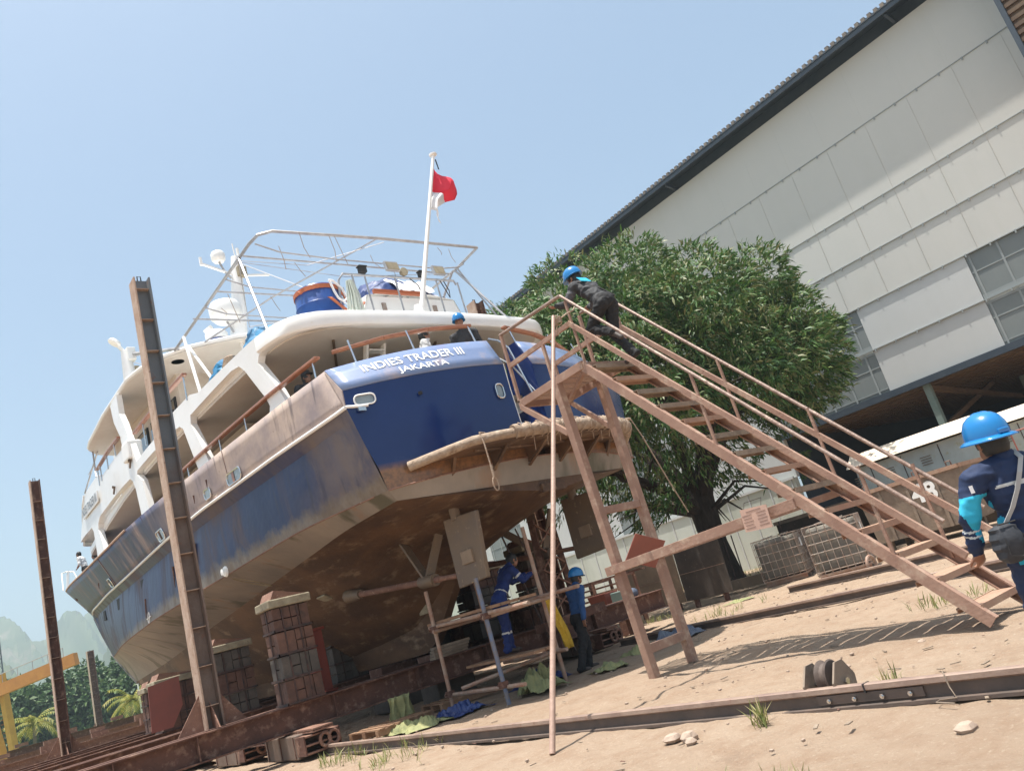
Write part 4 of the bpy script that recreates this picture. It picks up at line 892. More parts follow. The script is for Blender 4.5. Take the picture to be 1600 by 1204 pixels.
m=MB();m.tube([A(-2.8,3.3),A(-1.4,3.0,9.45),A(0,2.0,9.6)],.009,4);m.tube([A(-2.8,3.35),A(-.4,3.2,9.35),A(2.6,3.0,9.55)],.009,4);m.tube([A(-2.8,3.3),A(-2.0,5,8.9),A(-1.2,2.8,8.2)],.012,4);m.tube([A(2.63,2.8),Vector((3.6,1.9,6.4))],.022,5);m.tube([Vector((0,9,12.9)),A(-.5,2.6,8.2)],.014,4);m.build('guy_lines','alu_tube',aw)
# ensign staff and flag
fs0=Vector((-.43,.90,7.2));fs1=Vector((1.1,.88,11.3))
m=MB();m.tube([fs0,fs0.lerp(fs1,.5),fs1],[.055,.045,.035],10);m.lathe([(.001,0),(.09,.01),(.09,.04),(.001,.05)],fs1,14);m.lathe([(.2,0),(.12,.08),(.07,.3)],fs0,14);sf=m.build('flag_staff','white_paint',ship,smooth=True)
def cloth(rows,name,mt,par): m=MB();m.grid(rows);return m.build(name,mt,par,smooth=True,recalc=False,solid=.004)
hoist=lambda f:fs0.lerp(fs1,f)+Vector((.04,0,0))
def flagrow(f,L,dz,ph): return [hoist(f)+Vector((L*k/8,.08*math.sin(k*.9+ph),dz*(k/8)**1.2+.015*math.sin(k*1.3))) for k in range(9)]
cloth([flagrow(.915,.56,-.42,0),flagrow(.88,.60,-.38,.2),flagrow(.83,.56,-.34,.4),flagrow(.775,.34,-.22,.6)],'flag','flag_red',sf)
cloth([flagrow(.774,.34,-.22,.6),flagrow(.72,.16,-.16,.9),flagrow(.68,.15,-.26,1.2),flagrow(.655,.22,-.32,1.5)],'flag_white_half','flag_white',sf)
m=MB();m.tube([fs1+Vector((.03,0,-.1)),fs1+Vector((.05,0,-.35))],.015,5);m.build('halyard','black',sf)
# ================================================================ cradle
def hpost(loc,H,label,name='cradle_post',gus=True,w=.26,d=.34,pm='post_dark'):
    """tall I-section post with stiffener plates"""
    t=thing(name,label,'steel post',loc);m=MB();m.box((-w/2,0,H/2),(.03,d,H));m.build('flange','post_edge',t,bevel=.004)  # flange on the sun side: its lit brightness is put into the colour
    m=MB();m.box((w/2,0,H/2),(.03,d,H));m.build('flange',pm,t);m=MB();m.box((0,0,H/2),(w-.03,.02,H));m.build('web',pm,t)
    k=0;z=.35
    while z<H-.1:
        m=MB();m.box((0,-.06,z),(w-.034,.10,.012));m.build('stiffener','post_edge',t);z+=.62
    m=MB();m.tube([(-.03,0,H),(-.03,0,H+.09),(.03,0,H+.09),(.03,0,H)],.012,6);m.build('lifting_eye','black',t)
    if gus:
        for x0,x1 in((-w/2-.015,-w/2-.42),(w/2+.015,w/2+.42)):
            m=MB();m.prism([(x0,0,0),(x1,0,0),(x0,0,.55)],(0,-.012,0),(0,.012,0));m.build('gusset','rust_light',t)
        m=MB();m.prism([(0,-.02,0),(0,-.36,0),(0,-.02,.42)],(-.01,0,0),(.01,0,0));m.build('gusset','rust_light',t)
    return t
hpost((4.15,14.18,.86),8.0,'tall dark steel post nearest the camera beside the hull')
hpost((4.3,29.2,.93),8.5,'second tall dark post standing left of the bow',pm='rust')
hpost((11.9,14.3,.86),7.75,'brown steel post beyond the far side of the boat deck',gus=False,pm='rust')
hpost((18.0,100,1.75),7.9,'short looking distant rusty post by the green trees',w=.62,d=.8,pm='rust')
def ibeam(a,b,zt,h,w,label,name='cradle_beam',stf=()):
    a=Vector(a);b=Vector(b);t=thing(name,label,'steel beam',(a.x,a.y,0),0,'rusty beams of the ship cradle');d=b-a
    m=MB();m.hbeam(Vector((0,0,zt-h/2)),Vector((d.x,d.y,zt-h/2)),w,h);m.build('i_section','rust',t,bevel=.004)
    L=d.length;n=d.normalized()
    for s in stf: m=MB();p=n*s;m.box((p.x,p.y,zt-h/2),(.016,w-.02,h-.06) if abs(n.x)>.5 else (w-.02,.016,h-.06));m.build('web_stiffener','rust',t)
    return t
cb=[((1.2,14.0,0),(14.8,14.0,0),'nearest cradle beam carrying the tall post and block stack'),((1.2,14.62,0),(14.8,14.62,0),'cradle beam close behind the nearest one'),((.6,18.2,0),(15,18.2,0),'third cradle beam from the camera'),((.6,18.9,0),(15,18.9,0),'fourth cradle beam from the camera'),((.2,22.4,0),(15,22.4,0),'fifth cradle beam from the camera'),((.2,26.0,0),(15,26.0,0),'sixth cradle beam from the camera'),((.2,29.2,0),(14,29.2,0),'cradle beam under the second tall post'),((.2,33.5,0),(14,33.5,0),'farthest cradle beam under the bow')]
for i,(a,b,l) in enumerate(cb): ibeam(a,b,.845+.004*i*(i>3),.42,.30,l,stf=(1.4,2.6,4.9,6.6,8.2,9.8,11.2) if i<2 else ())
for i,(x,l) in enumerate(((5.35,'lengthwise cradle beam above the front rail'),(12.1,'lengthwise cradle beam above the second rail'))): 
    t=thing('cradle_beam',l,'steel beam',(x,14.9,0),0,'rusty beams of the ship cradle');m=MB();m.hbeam(Vector((0,-.2,.36)),Vector((0,26,.36)),.26,.13);m.build('i_section','rust',t)
def bogie(loc,label):
    t=thing('cradle_bogie',label,'bogie',loc,0,'bogies under the cradle');m=MB();m.bb((-.3,-.3,.03),(.3,1.1,.40));m.build('side_frame','post_dark',t,bevel=.02)
    for k in range(3): m=MB();m.bb((-.312,-.22+.6*k,.05),(-.3,-.20+.6*k,.38));m.build('frame_rib','rust',t)
    m=MB();m.hbeam((0,-.75,.42),(0,1.15,.42),.34,.06);m.build('top_plate','rust_light',t)
    for y in(.05,.75): m=MB();m.lathe([(.001,-.09),(.13,-.09),(.17,-.07),(.15,.09),(.001,.09)],(0,y,.155),16,Matrix.Rotation(R(90),3,'Y'));m.build('wheel','rust',t,smooth=True)
    for z in(.10,.22,.35): m=MB();m.beam((-.3,-.48,z),(.3,-.48,z),.36,.03);m.build('buffer_plate','rust_light',t,bevel=.005)
    for x in(-.3,.29): m=MB();m.bb((x-.012,-.66,.08),(x+.012,-.3,.37));m.build('buffer_cheek','rust',t)
    for k in range(2): m=MB();m.tube([(.02+.085*math.cos(a*math.pi/5)+.15*k,-.70,.24+.10*math.sin(a*math.pi/5)) for a in range(11)],.028,6);m.build('shackle','rust_light',t,smooth=True)
    return t
b0=bogie((5.42,13.7,.0),'rusty wheeled bogie with shackles at the end of the front rail')
for (x,y,l) in((5.42,16.6,'second rusty bogie along the front rail'),(5.42,20.2,'third rusty bogie along the front rail'),(12.15,13.9,'rusty bogie on the second rail under the stern')): copy_tree(b0,None,(x,y,.0),0,l)
# rails
def rail(x,y0,y1,label,joint=None,hh=.15):
    t=thing('ground_rail',label,'rail',(x,y0,0));L=y1-y0;m=MB()
    m.prism([(-.038,0,hh-.04),(-.036,0,hh-.006),(-.024,0,hh),(.024,0,hh),(.036,0,hh-.006),(.038,0,hh-.04),(.01,0,hh-.055),(-.01,0,hh-.055)],(0,0,0),(0,L,0));m.build('rail_head','rail_steel',t,smooth=False)
    m=MB();m.bb((-.009,0,0),(.009,L,hh-.05));m.bb((-.07,0,-.01),(.07,L,.014));m.build('rail_web','rail_side',t)
    if joint:
        j=joint-y0;m=MB();m.bb((-.027,j-.42,.03),(-.010,j+.42,hh-.055));f=m.build('fish_plate','rail_side',t,bevel=.003)
        for q in(-.33,-.12,.1,.31): m=MB();m.tube([(-.028,j+q,.06),(-.05,j+q,.06)],.018,6);m.tube([(-.05,j+q,.06),(-.062,j+q,.06)],.010,8);m.build('bolt','chrome',f)
        m=MB();m.bb((-.041,j-.006,hh-.06),(.041,j+.006,hh+.002));m.build('rail_gap','black',t)
    return t
rail(5.48,-3,13.2,'long worn steel rail crossing the sand in the foreground',3.55)
rail(12.3,3.0,13.2,'second steel rail lying half buried beyond the stair')
rail(16.2,5.5,11.5,'third thin rail near the wheeled bin')
# block stacks under the hull
def stack(loc,n,lab,mats,w=.72,d=.62,h=.46,rz=0):
    t=thing('block_stack',lab,'block stack',loc,rz,'strapped block stacks under the hull')
    for k in range(n):
        m=MB();z=k*h
        q=rng.uniform(-.012,.012)
        nx=4
        for i in range(nx):
            for j in range(3):
                m.cm=0;x=-w/2+w*(i+.5)/nx;y=-d/2+d*(j+.5)/3;zz=z+h/2+random.uniform(-.004,.004)
                if random.random()<.45:
                    m.box((x+q,y,z+h*.25),(w/nx-.012,d/3-.01,h*.46));m.box((x+q,y,z+h*.75),(w/nx-.012,d/3-.01,h*.46))
                else:m.box((x+q,y,zz),(w/nx-.012,d/3-.01,h-.03))
        b=m.build('block_course',mats[k%len(mats)],t,bevel=.008)
        m=MB()
        for zz in(z+.02,): m.bb((-w/2-.02,-d/2-.02,zz-.018),(w/2+.02,-d/2-.002,zz+.018));m.bb((-w/2-.02,d/2+.002,zz-.018),(w/2+.02,d/2+.02,zz+.018));m.bb((-w/2-.02,-d/2-.02,zz-.018),(-w/2-.002,d/2+.02,zz+.018));m.bb((w/2+.002,-d/2-.02,zz-.018),(w/2+.02,d/2+.02,zz+.018))
        for x in(-w/4,w/6): m.bb((x-.012,-d/2-.015,z),(x+.012,-d/2-.001,z+h));
        m.bb((-w/2-.015,-.012,z),(-w/2-.001,.012,z+h));m.build('iron_strap','iron_band',b)
    z=n*h;m=MB();m.bb((-w/2-.06,-d/2-.05,z+.005),(w/2+.06,d/2+.05,z+.15));m.build('cap_block','concrete_cream',t,bevel=.02)
    m=MB();m.add([(-w/2+.02,-d/2,z+.155),(w/2,-d/2,z+.155),(w/2,d/2,z+.155),(-w/2+.02,d/2,z+.155),(-w/2+.1,-d/2,z+.3),(w/2-.2,-d/2,z+.2),(w/2-.2,d/2,z+.2),(-w/2+.1,d/2,z+.3)],[(0,1,2,3),(4,5,6,7),(0,1,5,4),(1,2,6,5),(2,3,7,6),(3,0,4,7)]);m.build('timber_wedge','rust_light',t)
    return t
stack((5.62,14.1,.85),4,'tall strapped block stack with brick red courses beside the red pillar',['block_red','block_grey','block_pink','block_red'],.66,.55,.40)
stack((5.95,18.5,.85),3,'dark strapped block stack just behind the tall post',['block_grey','block_red','block_grey'],.8,.6,.44)
stack((5.75,22.4,.85),3,'strapped block stack right of the red steel plate',['block_red'],.9,.7,.36)
stack((6.35,26.0,.87),3,'leftmost strapped block stack under the bow',['block_red','rust'],.95,.7,.36)
stack((8.6,18.6,.85),3,'strapped block stack in the shade near the keel',['block_grey'],.8,.7,.4)
stack((11.3,14.3,.85),4,'strapped block stack on the far side under the stern',['block_red','block_grey'],.5,.6,.40)
for (x,y,l) in((12.2,17.6,'added strapped block stack on the far side near the shore'),(12.0,20.5,'added dark strapped block stack on the far side amidships'),(11.6,23.6,'added strapped block stack on the far side forward'),(11.2,27.0,'last added strapped block stack on the far side')):  # far-side stacks added to darken the view under the hull
    stack((x,y,.85),4,l,['block_grey','block_red'],1.1,.8,.40)
t=thing('shade_girder','added dark girder on the far cradle side darkening under the hull','girder',(12.7,24,0));m=MB();m.hbeam((0,-9.2,1.15),(-.4,10,1.15),.3,.62);m.build('i_section','rust',t);m=MB();m.bb((-.1,-9,.3),(0,10,.84));m.build('shade_plate','rust',t)  # added girder and plate, closing off bright ground to darken under the hull
for i,(y,l) in enumerate(((17.0,'keel block farther forward under the hull'),(21.5,'keel block set amidships under the hull'),(25.6,'keel block under the forefoot'),(15.0,'keel block directly under the skeg'))):
    t=thing('keel_block',l,'keel block',(9.25-.059*(y-11.4),y,0),0,'keel blocks');m=MB();m.bb((-.45,-.35,.0),(.45,.35,.55));m.build('lower_block','block_grey',t,bevel=.02);m=MB();m.bb((-.4,-.3,.555),(.4,.3,.94));m.build('upper_block','rust',t,bevel=.02)
t=thing('red_pillar','bright red painted pillar beside the tall block stack','pillar',(6.25,14.6,.85));m=MB();m.box((0,0,.55),(.26,.3,1.1));m.box((0,0,1.12),(.36,.36,.05));m.box((0,0,.02),(.4,.4,.04));m.build('pillar','antifoul_red',t,bevel=.01)
t=thing('loose_plate','dull red steel plate hanging beside the forward blocks','steel plate',(4.95,20.3,.95));m=MB();m.prism([(-.3,0,.0),(.15,0,.0),(.42,0,.42),(.42,0,1.05),(-.25,0,.98)],(0,-.012,0),(0,.012,0));m.build('plate','plate_red',t)
# timbers on the near beam
for i,(x,y,L,a,l) in enumerate(((8.6,13.95,.85,3,'short stack of old timbers on the beam under the skeg'),)):
    t=thing('timber_pile',l,'timbers',(x,y,.85));
    for k in range(4): m=MB();m.beam((-.45+.04*k,-.1+.05*k,.03+.055*k),(.4+.02*k,.05-.03*k,.03+.055*k),.16,.05);m.build('timber','wood_old',t)
def pallet(loc,rz,label):
    t=thing('wood_pallet',label,'pallet',loc,rz,'wooden pallets under the cradle');
    for y in(-.4,0,.4): m=MB();m.box((0,y,.07),(1.1,.09,.09));m.build('bearer','wood_plank',t)
    for k in range(6): m=MB();m.box((-.48+.19*k,0,.127),(.11,.95,.02));m.build('deck_board','wood_plank',t)
    return t
pl=pallet((6.55,12.9,.02),.1,'broken pallet beside the yellow cloth');copy_tree(pl,None,(8.15,13.3,.02),-.1,'pallet lying under the beam behind the scaffold')
# scaffold under the stern
t=thing('tube_scaffold','rough tube and plank scaffold standing under the stern','scaffold',(7.48,11.6,0));S=lambda x,y,z:(x-7.48,y-11.6,z)
m=MB();m.tube([S(7.47,12.4,0),S(7.47,12.4,2.03)],.035,9);m.build('standard','scaf_rust',t,smooth=True)
m=MB();m.tube([S(7.47,10.8,0),S(7.45,10.8,1.95)],.035,9);m.build('standard','scaf_blue',t,smooth=True)
m=MB();m.tube([S(8.7,12.6,0),S(8.65,12.6,2.4)],.035,9);m.build('standard','wood_plank',t,smooth=True)
m=MB();m.tube([S(8.75,10.9,0),S(8.72,10.9,2.6)],.035,9);m.build('standard','scaf_rust',t,smooth=True)
for a,b in((S(7.5,12.6,1.42),S(7.5,9.7,1.36)),(S(8.7,12.8,1.42),S(8.7,9.9,1.4)),(S(7.4,12.35,1.34),S(8.9,12.4,1.36)),(S(7.4,10.8,1.33),S(8.9,10.85,1.36)),(S(7.5,12.6,.28),S(7.5,10.3,.25)),(S(8.7,12.4,.5),S(8.7,10.6,.5)),(S(7.4,11.9,.36),S(8.9,11.0,.5))): m=MB();m.tube([a,b],.032,8);m.build('ledger','scaf_rust',t,smooth=True)
for k in range(3): m=MB();m.beam(S(7.62+.22*k,12.7,1.47+.01*k),S(7.62+.22*k,10.7-.2*k,1.46),.19,.045);m.build('plank','wood_plank',t)
for k in range(2): m=MB();m.beam(S(8.0+.25*k,12.4,.62),S(8.0+.25*k,10.4,.62),.2,.04);m.build('plank','wood_plank',t)
for p in(S(7.47,12.4,1.38),S(7.46,10.8,1.35),S(7.47,12.4,.3),S(7.46,10.8,.3),S(8.7,12.6,1.4)): m=MB();m.box(p,(.12,.12,.1));m.tube([p,(p[0]-.1,p[1]+.03,p[2])],.015,6);m.build('clamp','rust',t,bevel=.02)
# steel frame shoring to the right of the scaffold
t=thing('shore_frame','rusty lattice steel shore propping the starboard quarter','shore',(10.6,13.0,0));S=lambda x,y,z:(x-10.6,y-13.0,z)
for a,b in((S(10.2,12.6,.4),S(10.5,12.8,2.9)),(S(10.9,12.6,.4),S(11.0,12.8,2.9)),(S(10.55,13.3,.4),S(10.8,13.1,2.9))): m=MB();m.beam(a,b,.12,.12);m.build('shore_leg','rust',t)
m=MB()
for k in range(5):
    z=.6+.45*k;m.beam(S(10.22+.05*k,12.6,z),S(10.92,12.6,z+.4),.04,.03);m.beam(S(10.22+.05*k,12.62,z+.4),S(10.92,12.62,z),.04,.03)
m.build('shore_lacing','rust_light',t)
m=MB();m.beam(S(9.7,12.4,.86),S(11.4,12.5,.92),.3,.16);m.build('foot_beam','rust',t)
for i,(x,y,x2,y2,l) in enumerate(((10.0,12.5,9.75,12.9,'thin black prop bar leaning left of the lattice shore'),(10.3,12.3,9.9,12.6,'thin black prop bar leaning against the lattice shore'))):
    t=thing('prop_bar',l,'prop bar',(x,y,.3));m=MB();m.tube([(0,0,0),(x2-x,y2-y,2.5)],.018,6);m.build('bar','iron_band',t)
# racks of rusty section steel behind the scaffold
t=thing('steel_rack','rack of rusty section steel standing behind the walking man','steel rack',(16.0,18.2,0))
for k in range(7):
    m=MB();m.beam((.1*k,2.6-.1*k,.35+.15*k),(.2+.08*k,-2.0+.15*k,.35+.15*k),.1,.05);m.build('steel_bar',['rust_light','rust','scaf_rust'][k%3],t)
for y in(2.2,1.2,.3,-.6,-1.6): m=MB();m.box((0,y,.72),(.07,.07,1.44));m.box((.7,y,.72),(.07,.07,1.44));m.beam((0,y,1.4),(.7,y,1.4),.05,.05);m.build('rack_post','rust_light',t)
m=MB();m.beam((0,2.3,1.45),(0,-2.1,1.45),.05,.05);m.beam((.7,2.3,1.45),(.7,-2.1,1.45),.05,.05);m.beam((0,2.3,.95),(0,-2.1,.95),.04,.04);m.build('rack_rail','rust',t)
t=thing('steel_girder','rusty girder lying behind the walking man with a red tub on it','girder',(14.5,16.6,0));m=MB();m.hbeam((0,2.4,.58),(0,-2.0,.58),.3,.42);m.build('i_section','rust',t)
for y in(1.8,-1.5): m=MB();m.box((0,y,.185),(.35,.25,.37));m.build('packing','rust',t)
t=thing('orange_girder','bright orange girder seen under the skeg','girder',(14.2,20.5,0));m=MB();m.hbeam((-2.6,1.2,.6),(2.4,-1.2,.6),.25,.34);m.build('i_section','crane_orange',t)
t=thing('red_steel_tub','small red steel tub on the girder','tub',(14.5,15.7,.80),R(90));m=MB();m.add([(-.28,-.2,0),(.28,-.2,0),(.28,.2,0),(-.28,.2,0),(-.33,-.24,.3),(.33,-.24,.3),(.33,.24,.3),(-.33,.24,.3)],[(0,1,2,3),(0,1,5,4),(1,2,6,5),(2,3,7,6),(3,0,4,7)]);m.build('tub','plate_red',t,solid=.015)
t=thing('green_crate','dark green crate with grey sacks beside the tub','crate',(14.5,15.02,.80));m=MB();m.bb((-.2,-.2,0),(.2,.2,.26));m.build('crate','steel_green',t,bevel=.02);m=MB();m.ball((.0,-.34,.13),(.2,.16,.13));m.build('sack','tarp_grey',t,smooth=True)
# ================================================================ access stair
st_=thing('access_stair','tall pinkish brown steel stair leading up to the yacht stern gate','stairway',(8.17,5.5,0))
def stb(a,b,w,h,nm,mt='primer',par=None,upv=(0,0,1)): m=MB();m.beam(a,b,w,h,upv);return m.build(nm,mt,par or st_,world=True,bevel=.004)
XN,XF=7.72,8.64;TY,TZ,BY,BZ=7.43,4.24,3.56,.06
for x in(XN,XF):
    m=MB();a=Vector((x,TY,TZ-.07));b=Vector((x,BY,BZ));m.beam(a,b,.016,.11);sg=1 if x==XN else -1
    d=(b-a).normalized();n_=Vector((1,0,0)).cross(d).normalized()
    for q in(.050,-.050): m.beam(a+n_*q+Vector((sg*.03,0,0)),b+n_*q+Vector((sg*.03,0,0)),.07,.016)
    m.build('stringer','primer',st_,world=True)
    stb((x,TY+.0,TZ+.58),(x,BY-.02,BZ+.60),.04,.068,'mid_rail')
    m=MB();m.tube([(x,TY,TZ+1.0),(x,5.2,2.76),(x,3.62,1.0)],.022,10);m.build('hand_pipe','pipe_worn',st_,world=True,smooth=True)
    for y in(7.36,5.75,4.2) if x==XN else(7.3,5.95,5.0,4.1):
        z=BZ+(TZ-BZ)*(y-BY)/(TY-BY);m=MB();q_=.012 if x==XN else -.012;m.beam((x+q_,y,z-.05),(x+q_,y+.02,z+.97),.028,.030);m.build('baluster','primer',st_,world=True)
NT=14
for k in range(NT):
    f=(k+.6)/NT;y=BY+(TY-BY)*f;z=BZ+(TZ-BZ)*f-.02;m=MB();dz=random.uniform(-.006,.006)
    m.box(((XN+XF)/2,y,z+dz),(XF-XN-.06,.235,.010));m.box(((XN+XF)/2,y-.117,z-.025),(XF-XN-.06,.008,.06));m.box(((XN+XF)/2,y+.117,z-.02),(XF-XN-.06,.008,.05));m.build('tread','primer_dusty' if k<5 else ('wood_old' if k%3 else 'primer_dusty'),st_,world=True)
# top landing
PZ=4.18
for x in(XN,XF): stb((x,TY-.03,PZ),(x,8.9,PZ-.02),.045,.115,'landing_frame')
for y in(7.45,8.9): stb((XN,y,PZ-.01),(XF,y,PZ-.01),.045,.115,'landing_frame',upv=(0,0,1))
for i,y in enumerate((7.62,7.86,8.10,8.34,8.58,8.8)):
    m=MB()
    for kx in range(21):
        for q in(-1,1): m.box((XN+.05+.042*kx,y+q*.045,PZ+.03),(.022,.07,.006))
    m.box(((XN+XF)/2,y-.085,PZ+.03),(XF-XN-.06,.02,.02));m.box(((XN+XF)/2,y+.085,PZ+.03),(XF-XN-.06,.02,.02));m.box(((XN+XF)/2,y,PZ+.03),(XF-XN-.06,.025,.012));m.build('grating_plank','primer_dusty',st_,world=True)
for x in(XN,XF): stb((x,TY,PZ+.62),(x,8.88,PZ+.60),.04,.072,'mid_rail')
m=MB();m.tube([(XN,TY,TZ+1.0),(XN,8.9,PZ+1.12)],.026,10);m.build('hand_pipe','pipe_worn',st_,world=True,smooth=True)
m=MB();m.tube([(XF,TY,TZ+1.0),(XF,8.0,PZ+1.08)],.026,10);m.build('hand_pipe','pipe_worn',st_,world=True,smooth=True)
for x,y,h in((XN,8.88,1.12),(XN,8.05,.62),(XF,8.05,1.06),(XF,8.88,.62)): stb((x,y,PZ),(x,y,PZ+h),.045,.045,'baluster',upv=(0,1,0))
LG=((7.86,8.0),(8.70,8.05))
for (x,y),x2 in zip(LG,(XN,XF)):
    m=MB();m.beam((x,y,0),(x2,y,PZ-.05),.115,.115,(0,1,0));m.build('leg','primer',st_,world=True,bevel=.006)
stb((7.8,8.02,2.25),(8.7,8.06,2.25),.10,.10,'cross_bar');stb((7.86,8.0,.36),(8.7,8.05,.36),.11,.11,'cross_bar')
stb((7.74,8.15,1.45),(XN,5.02,1.56),.08,.115,'tie_beam')
stb((8.7,8.1,1.47),(XF,5.05,1.56),.06,.08,'tie_beam')
stb((XN,8.87,PZ-.07),(7.76,8.1,3.42),.06,.08,'knee_brace');stb((XF,8.8,PZ-.07),(8.66,8.1,3.42),.05,.07,'knee_brace')
stb((XN+.05,7.5,PZ-.1),(XF-.05,8.8,PZ-.12),.05,.05,'landing_brace')
m=MB();m.box((8.2,7.8,1.58),(.55,.4,.012),Matrix.Rotation(R(20),3,'Y')@Matrix.Rotation(R(-55),3,'X'));m.build('loose_panel','plate_red',st_,world=True)
t=thing('notice_board','small pinkish paper notice with lines of writing hung on the stair beam','notice',(7.62,5.5,1.53));m=MB();m.box((0,0,0),(.008,.36,.25),Matrix.Rotation(R(4),3,'X'));m.build('sheet','paper',t)
m=MB()
for k in range(5):
    for j in range(2): m.box((-.006,.10-.19*j,.06-.035*k),(.002,.13-.02*(k%2),.007))
m.box((-.006,.0,.095),(.002,.2,.009));m.build('written_lines','ink',t)
m=MB();m.tube([(0,.12,.12),(.05,.12,.2),(.05,-.12,.2),(0,-.12,.12)],.004,4);m.build('wire_tie','iron_band',t)
m=MB();t=thing('leaning_pole','long thin pinkish steel pole leaning up to the stair top','pole',(4.74,6.39,0));m.tube([(-.0,0,0),(1.38,.53,2.45),(2.74,1.04,4.92)],[.029,.028,.027],12);m.build('pole','pole_steel',t,smooth=True)
t=thing('rope_tie','twist of rope binding the pole to the stair top','rope',(7.55,7.44,4.86));m=MB()
for k in range(5): m.tube([(.05*math.cos(a*.9+k),.05*math.sin(a*.9+k),-.05+.022*k+.003*a) for a in range(8)],.010,5)
m.tube([(0,0,0),(.1,-.1,.06),(.22,-.12,.1),(.3,-.1,.17)],.012,5);m.tube([(0,0,0),(-.05,.02,-.12),(-.02,.05,-.2)],.009,5);m.build('rope','rope',t,smooth=True)
# ================================================================ things in the yard
def tote(loc,rz,label):
    t=thing('storage_tote',label,'caged tote',loc,rz);m=MB()
    m.bb((-.56,-.48,.14),(.56,.48,1.06));m.build('tank','tote_plastic',t,bevel=.07)
    m=MB()
    for z in(.17,.36,.55,.74,.93,1.1): m.tube([(-.6,-.52,z),(.6,-.52,z),(.6,.52,z),(-.6,.52,z),(-.6,-.52,z)],.011,5)
    for i in range(8):
        x=-.6+1.2*i/7;m.tube([(x,-.52,.12),(x,-.52,1.1)],.009,5);m.tube([(x,.52,.12),(x,.52,1.1)],.009,5)
    for i in range(1,7): y=-.52+1.04*i/7;m.tube([(-.6,y,.12),(-.6,y,1.1)],.009,5);m.tube([(.6,y,.12),(.6,y,1.1)],.009,5)
    m.tube([(-.6,-.2,1.11),(.6,-.2,1.13)],.012,5);m.tube([(-.6,.25,1.11),(.6,.2,1.13)],.012,5);m.build('cage','cage',t)
    m=MB();m.bb((-.6,-.52,.09),(.6,.52,.125))
    for x in(-.5,0,.5): m.bb((x-.06,-.5,0),(x+.06,.5,.09))
    m.build('pallet_base','scaf_rust',t);t.scale=(1.16,1.16,1.16);m=MB();m.bb((-.14,-.535,.72),(.06,-.528,.92));m.build('paper_label','lettering',t);return t
tote((20.35,14.25,0),R(24),'left caged plastic tote with a torn label');tote((18.0,11.0,0),R(25),'right caged plastic tote beside the rusty ring')
t=thing('rusty_ring','short rusty pipe ring lying by the right tote','pipe ring',(16.55,9.55,.18));m=MB();m.tube([(.17*math.cos(a*math.pi/10),0,.17*math.sin(a*math.pi/10)) for a in range(21)],.035,8);m.build('ring','scaf_rust',t,smooth=True)
t=thing('numbered_skip','large grey steel skip painted with a white 48','skip',(21.5,10.6,0),R(4))
S=lambda x,y,z:(x,y,z)
m=MB();L=1.42
m.add([(0,-L+.25,.3),(0,L-.1,.3),(1.7,L-.1,.3),(1.7,-L+.25,.3),(-.05,-L,1.72),(-.05,L,1.72),(1.8,L,1.72),(1.8,-L,1.72)],[(0,1,2,3),(0,1,5,4),(1,2,6,5),(2,3,7,6),(3,0,4,7)]);m.build('bin_body','bin_grey',t,solid=.03)
m=MB();m.bb((-.1,-L-.03,1.66),(-.04,L+.03,1.76));m.bb((1.8,-L,1.66),(1.86,L,1.76));m.bb((-.1,-L-.04,1.66),(1.86,-L+.03,1.76));m.bb((-.1,L-.03,1.66),(1.86,L+.04,1.76));m.build('rim','primer_dusty',t)
for y in(-.7,.05,.8): m=MB();m.bb((-.07,y-.04,.3),(-.02,y+.04,1.68));m.build('rib','bin_grey',t)
for x,y in((.2,-L+.5),(1.4,-L+.5),(.2,L-.3),(1.4,L-.3)): m=MB();m.bb((x-.08,y-.08,0),(x+.08,y+.08,.3));m.build('foot','bin_grey',t)
for y in(-1.2,-.3,1.1): m=MB();m.tube([(-.07,y-.06,1.76),(-.07,y-.06,1.87),(-.07,y+.06,1.87),(-.07,y+.06,1.76)],.018,6);m.build('lifting_lug','rust',t)
g2,fs_,asp=text_geo('48',1,.035);m=MB();m.add([(-.078-.0*y,-.02-.66*x,1.05+.50*y) for x,y in g2],fs_);m.build('painted_number','lettering',t,recalc=False)
t=thing('second_skip','dark steel skip standing behind the totes','skip',(24.5,15.6,0));m=MB();m.bb((0,-1.6,.2),(1.8,1.4,1.7));m.build('bin_body','plate_dark',t,bevel=.02);m=MB();m.bb((-.05,-1.65,1.6),(1.85,1.45,1.72));m.build('rim','bin_grey',t)
for i,(x,y,l) in enumerate(((24.4,11.9,'white panelled cabinet with vents and overhanging cream lid'),(27.5,9.6,'second white cabinet partly hidden behind the blue helmet'))):
    t=thing('panel_cabinet',l,'cabinet',(x,y,0),R(2));m=MB();m.bb((0,-2.2,.3),(1.8,1.5,2.55));m.build('cabinet_body','kiosk_white',t)
    m=MB();m.add([(-.25,-2.35,2.6),(2.0,-2.35,2.6),(2.0,1.65,2.6),(-.25,1.65,2.6),(.1,-2.25,2.98),(1.8,-2.25,2.98),(1.8,1.55,2.98),(.1,1.55,2.98)],[(0,3,2,1),(4,5,6,7),(0,1,5,4),(1,2,6,5),(2,3,7,6),(3,0,4,7)]);m.build('lid','kiosk_roof',t)
    for y2 in(-1.15,.0,1.0):
        m=MB();m.bb((-.012,y2-.012,.35),(.0,y2+.012,2.5));d=m.build('door_seam','iron_band',t)
        m=MB()
        for k in range(4): m.bb((-.02,y2+.3,2.02+.075*k),(-.003,y2+.62,2.045+.075*k))
        m.build('vent_slots','bin_grey',t)
    m=MB();m.bb((.1,-2.1,0),(1.7,1.4,.3));m.build('plinth','plate_dark',t)
t=thing('red_railing','short red tube railing left of the blue helmet','railing',(22.5,6.9,0));m=MB()
for k in range(9): m.tube([(.0,-1.6+.35*k,.6),(.0,-1.6+.35*k,2.1)],.02,5)
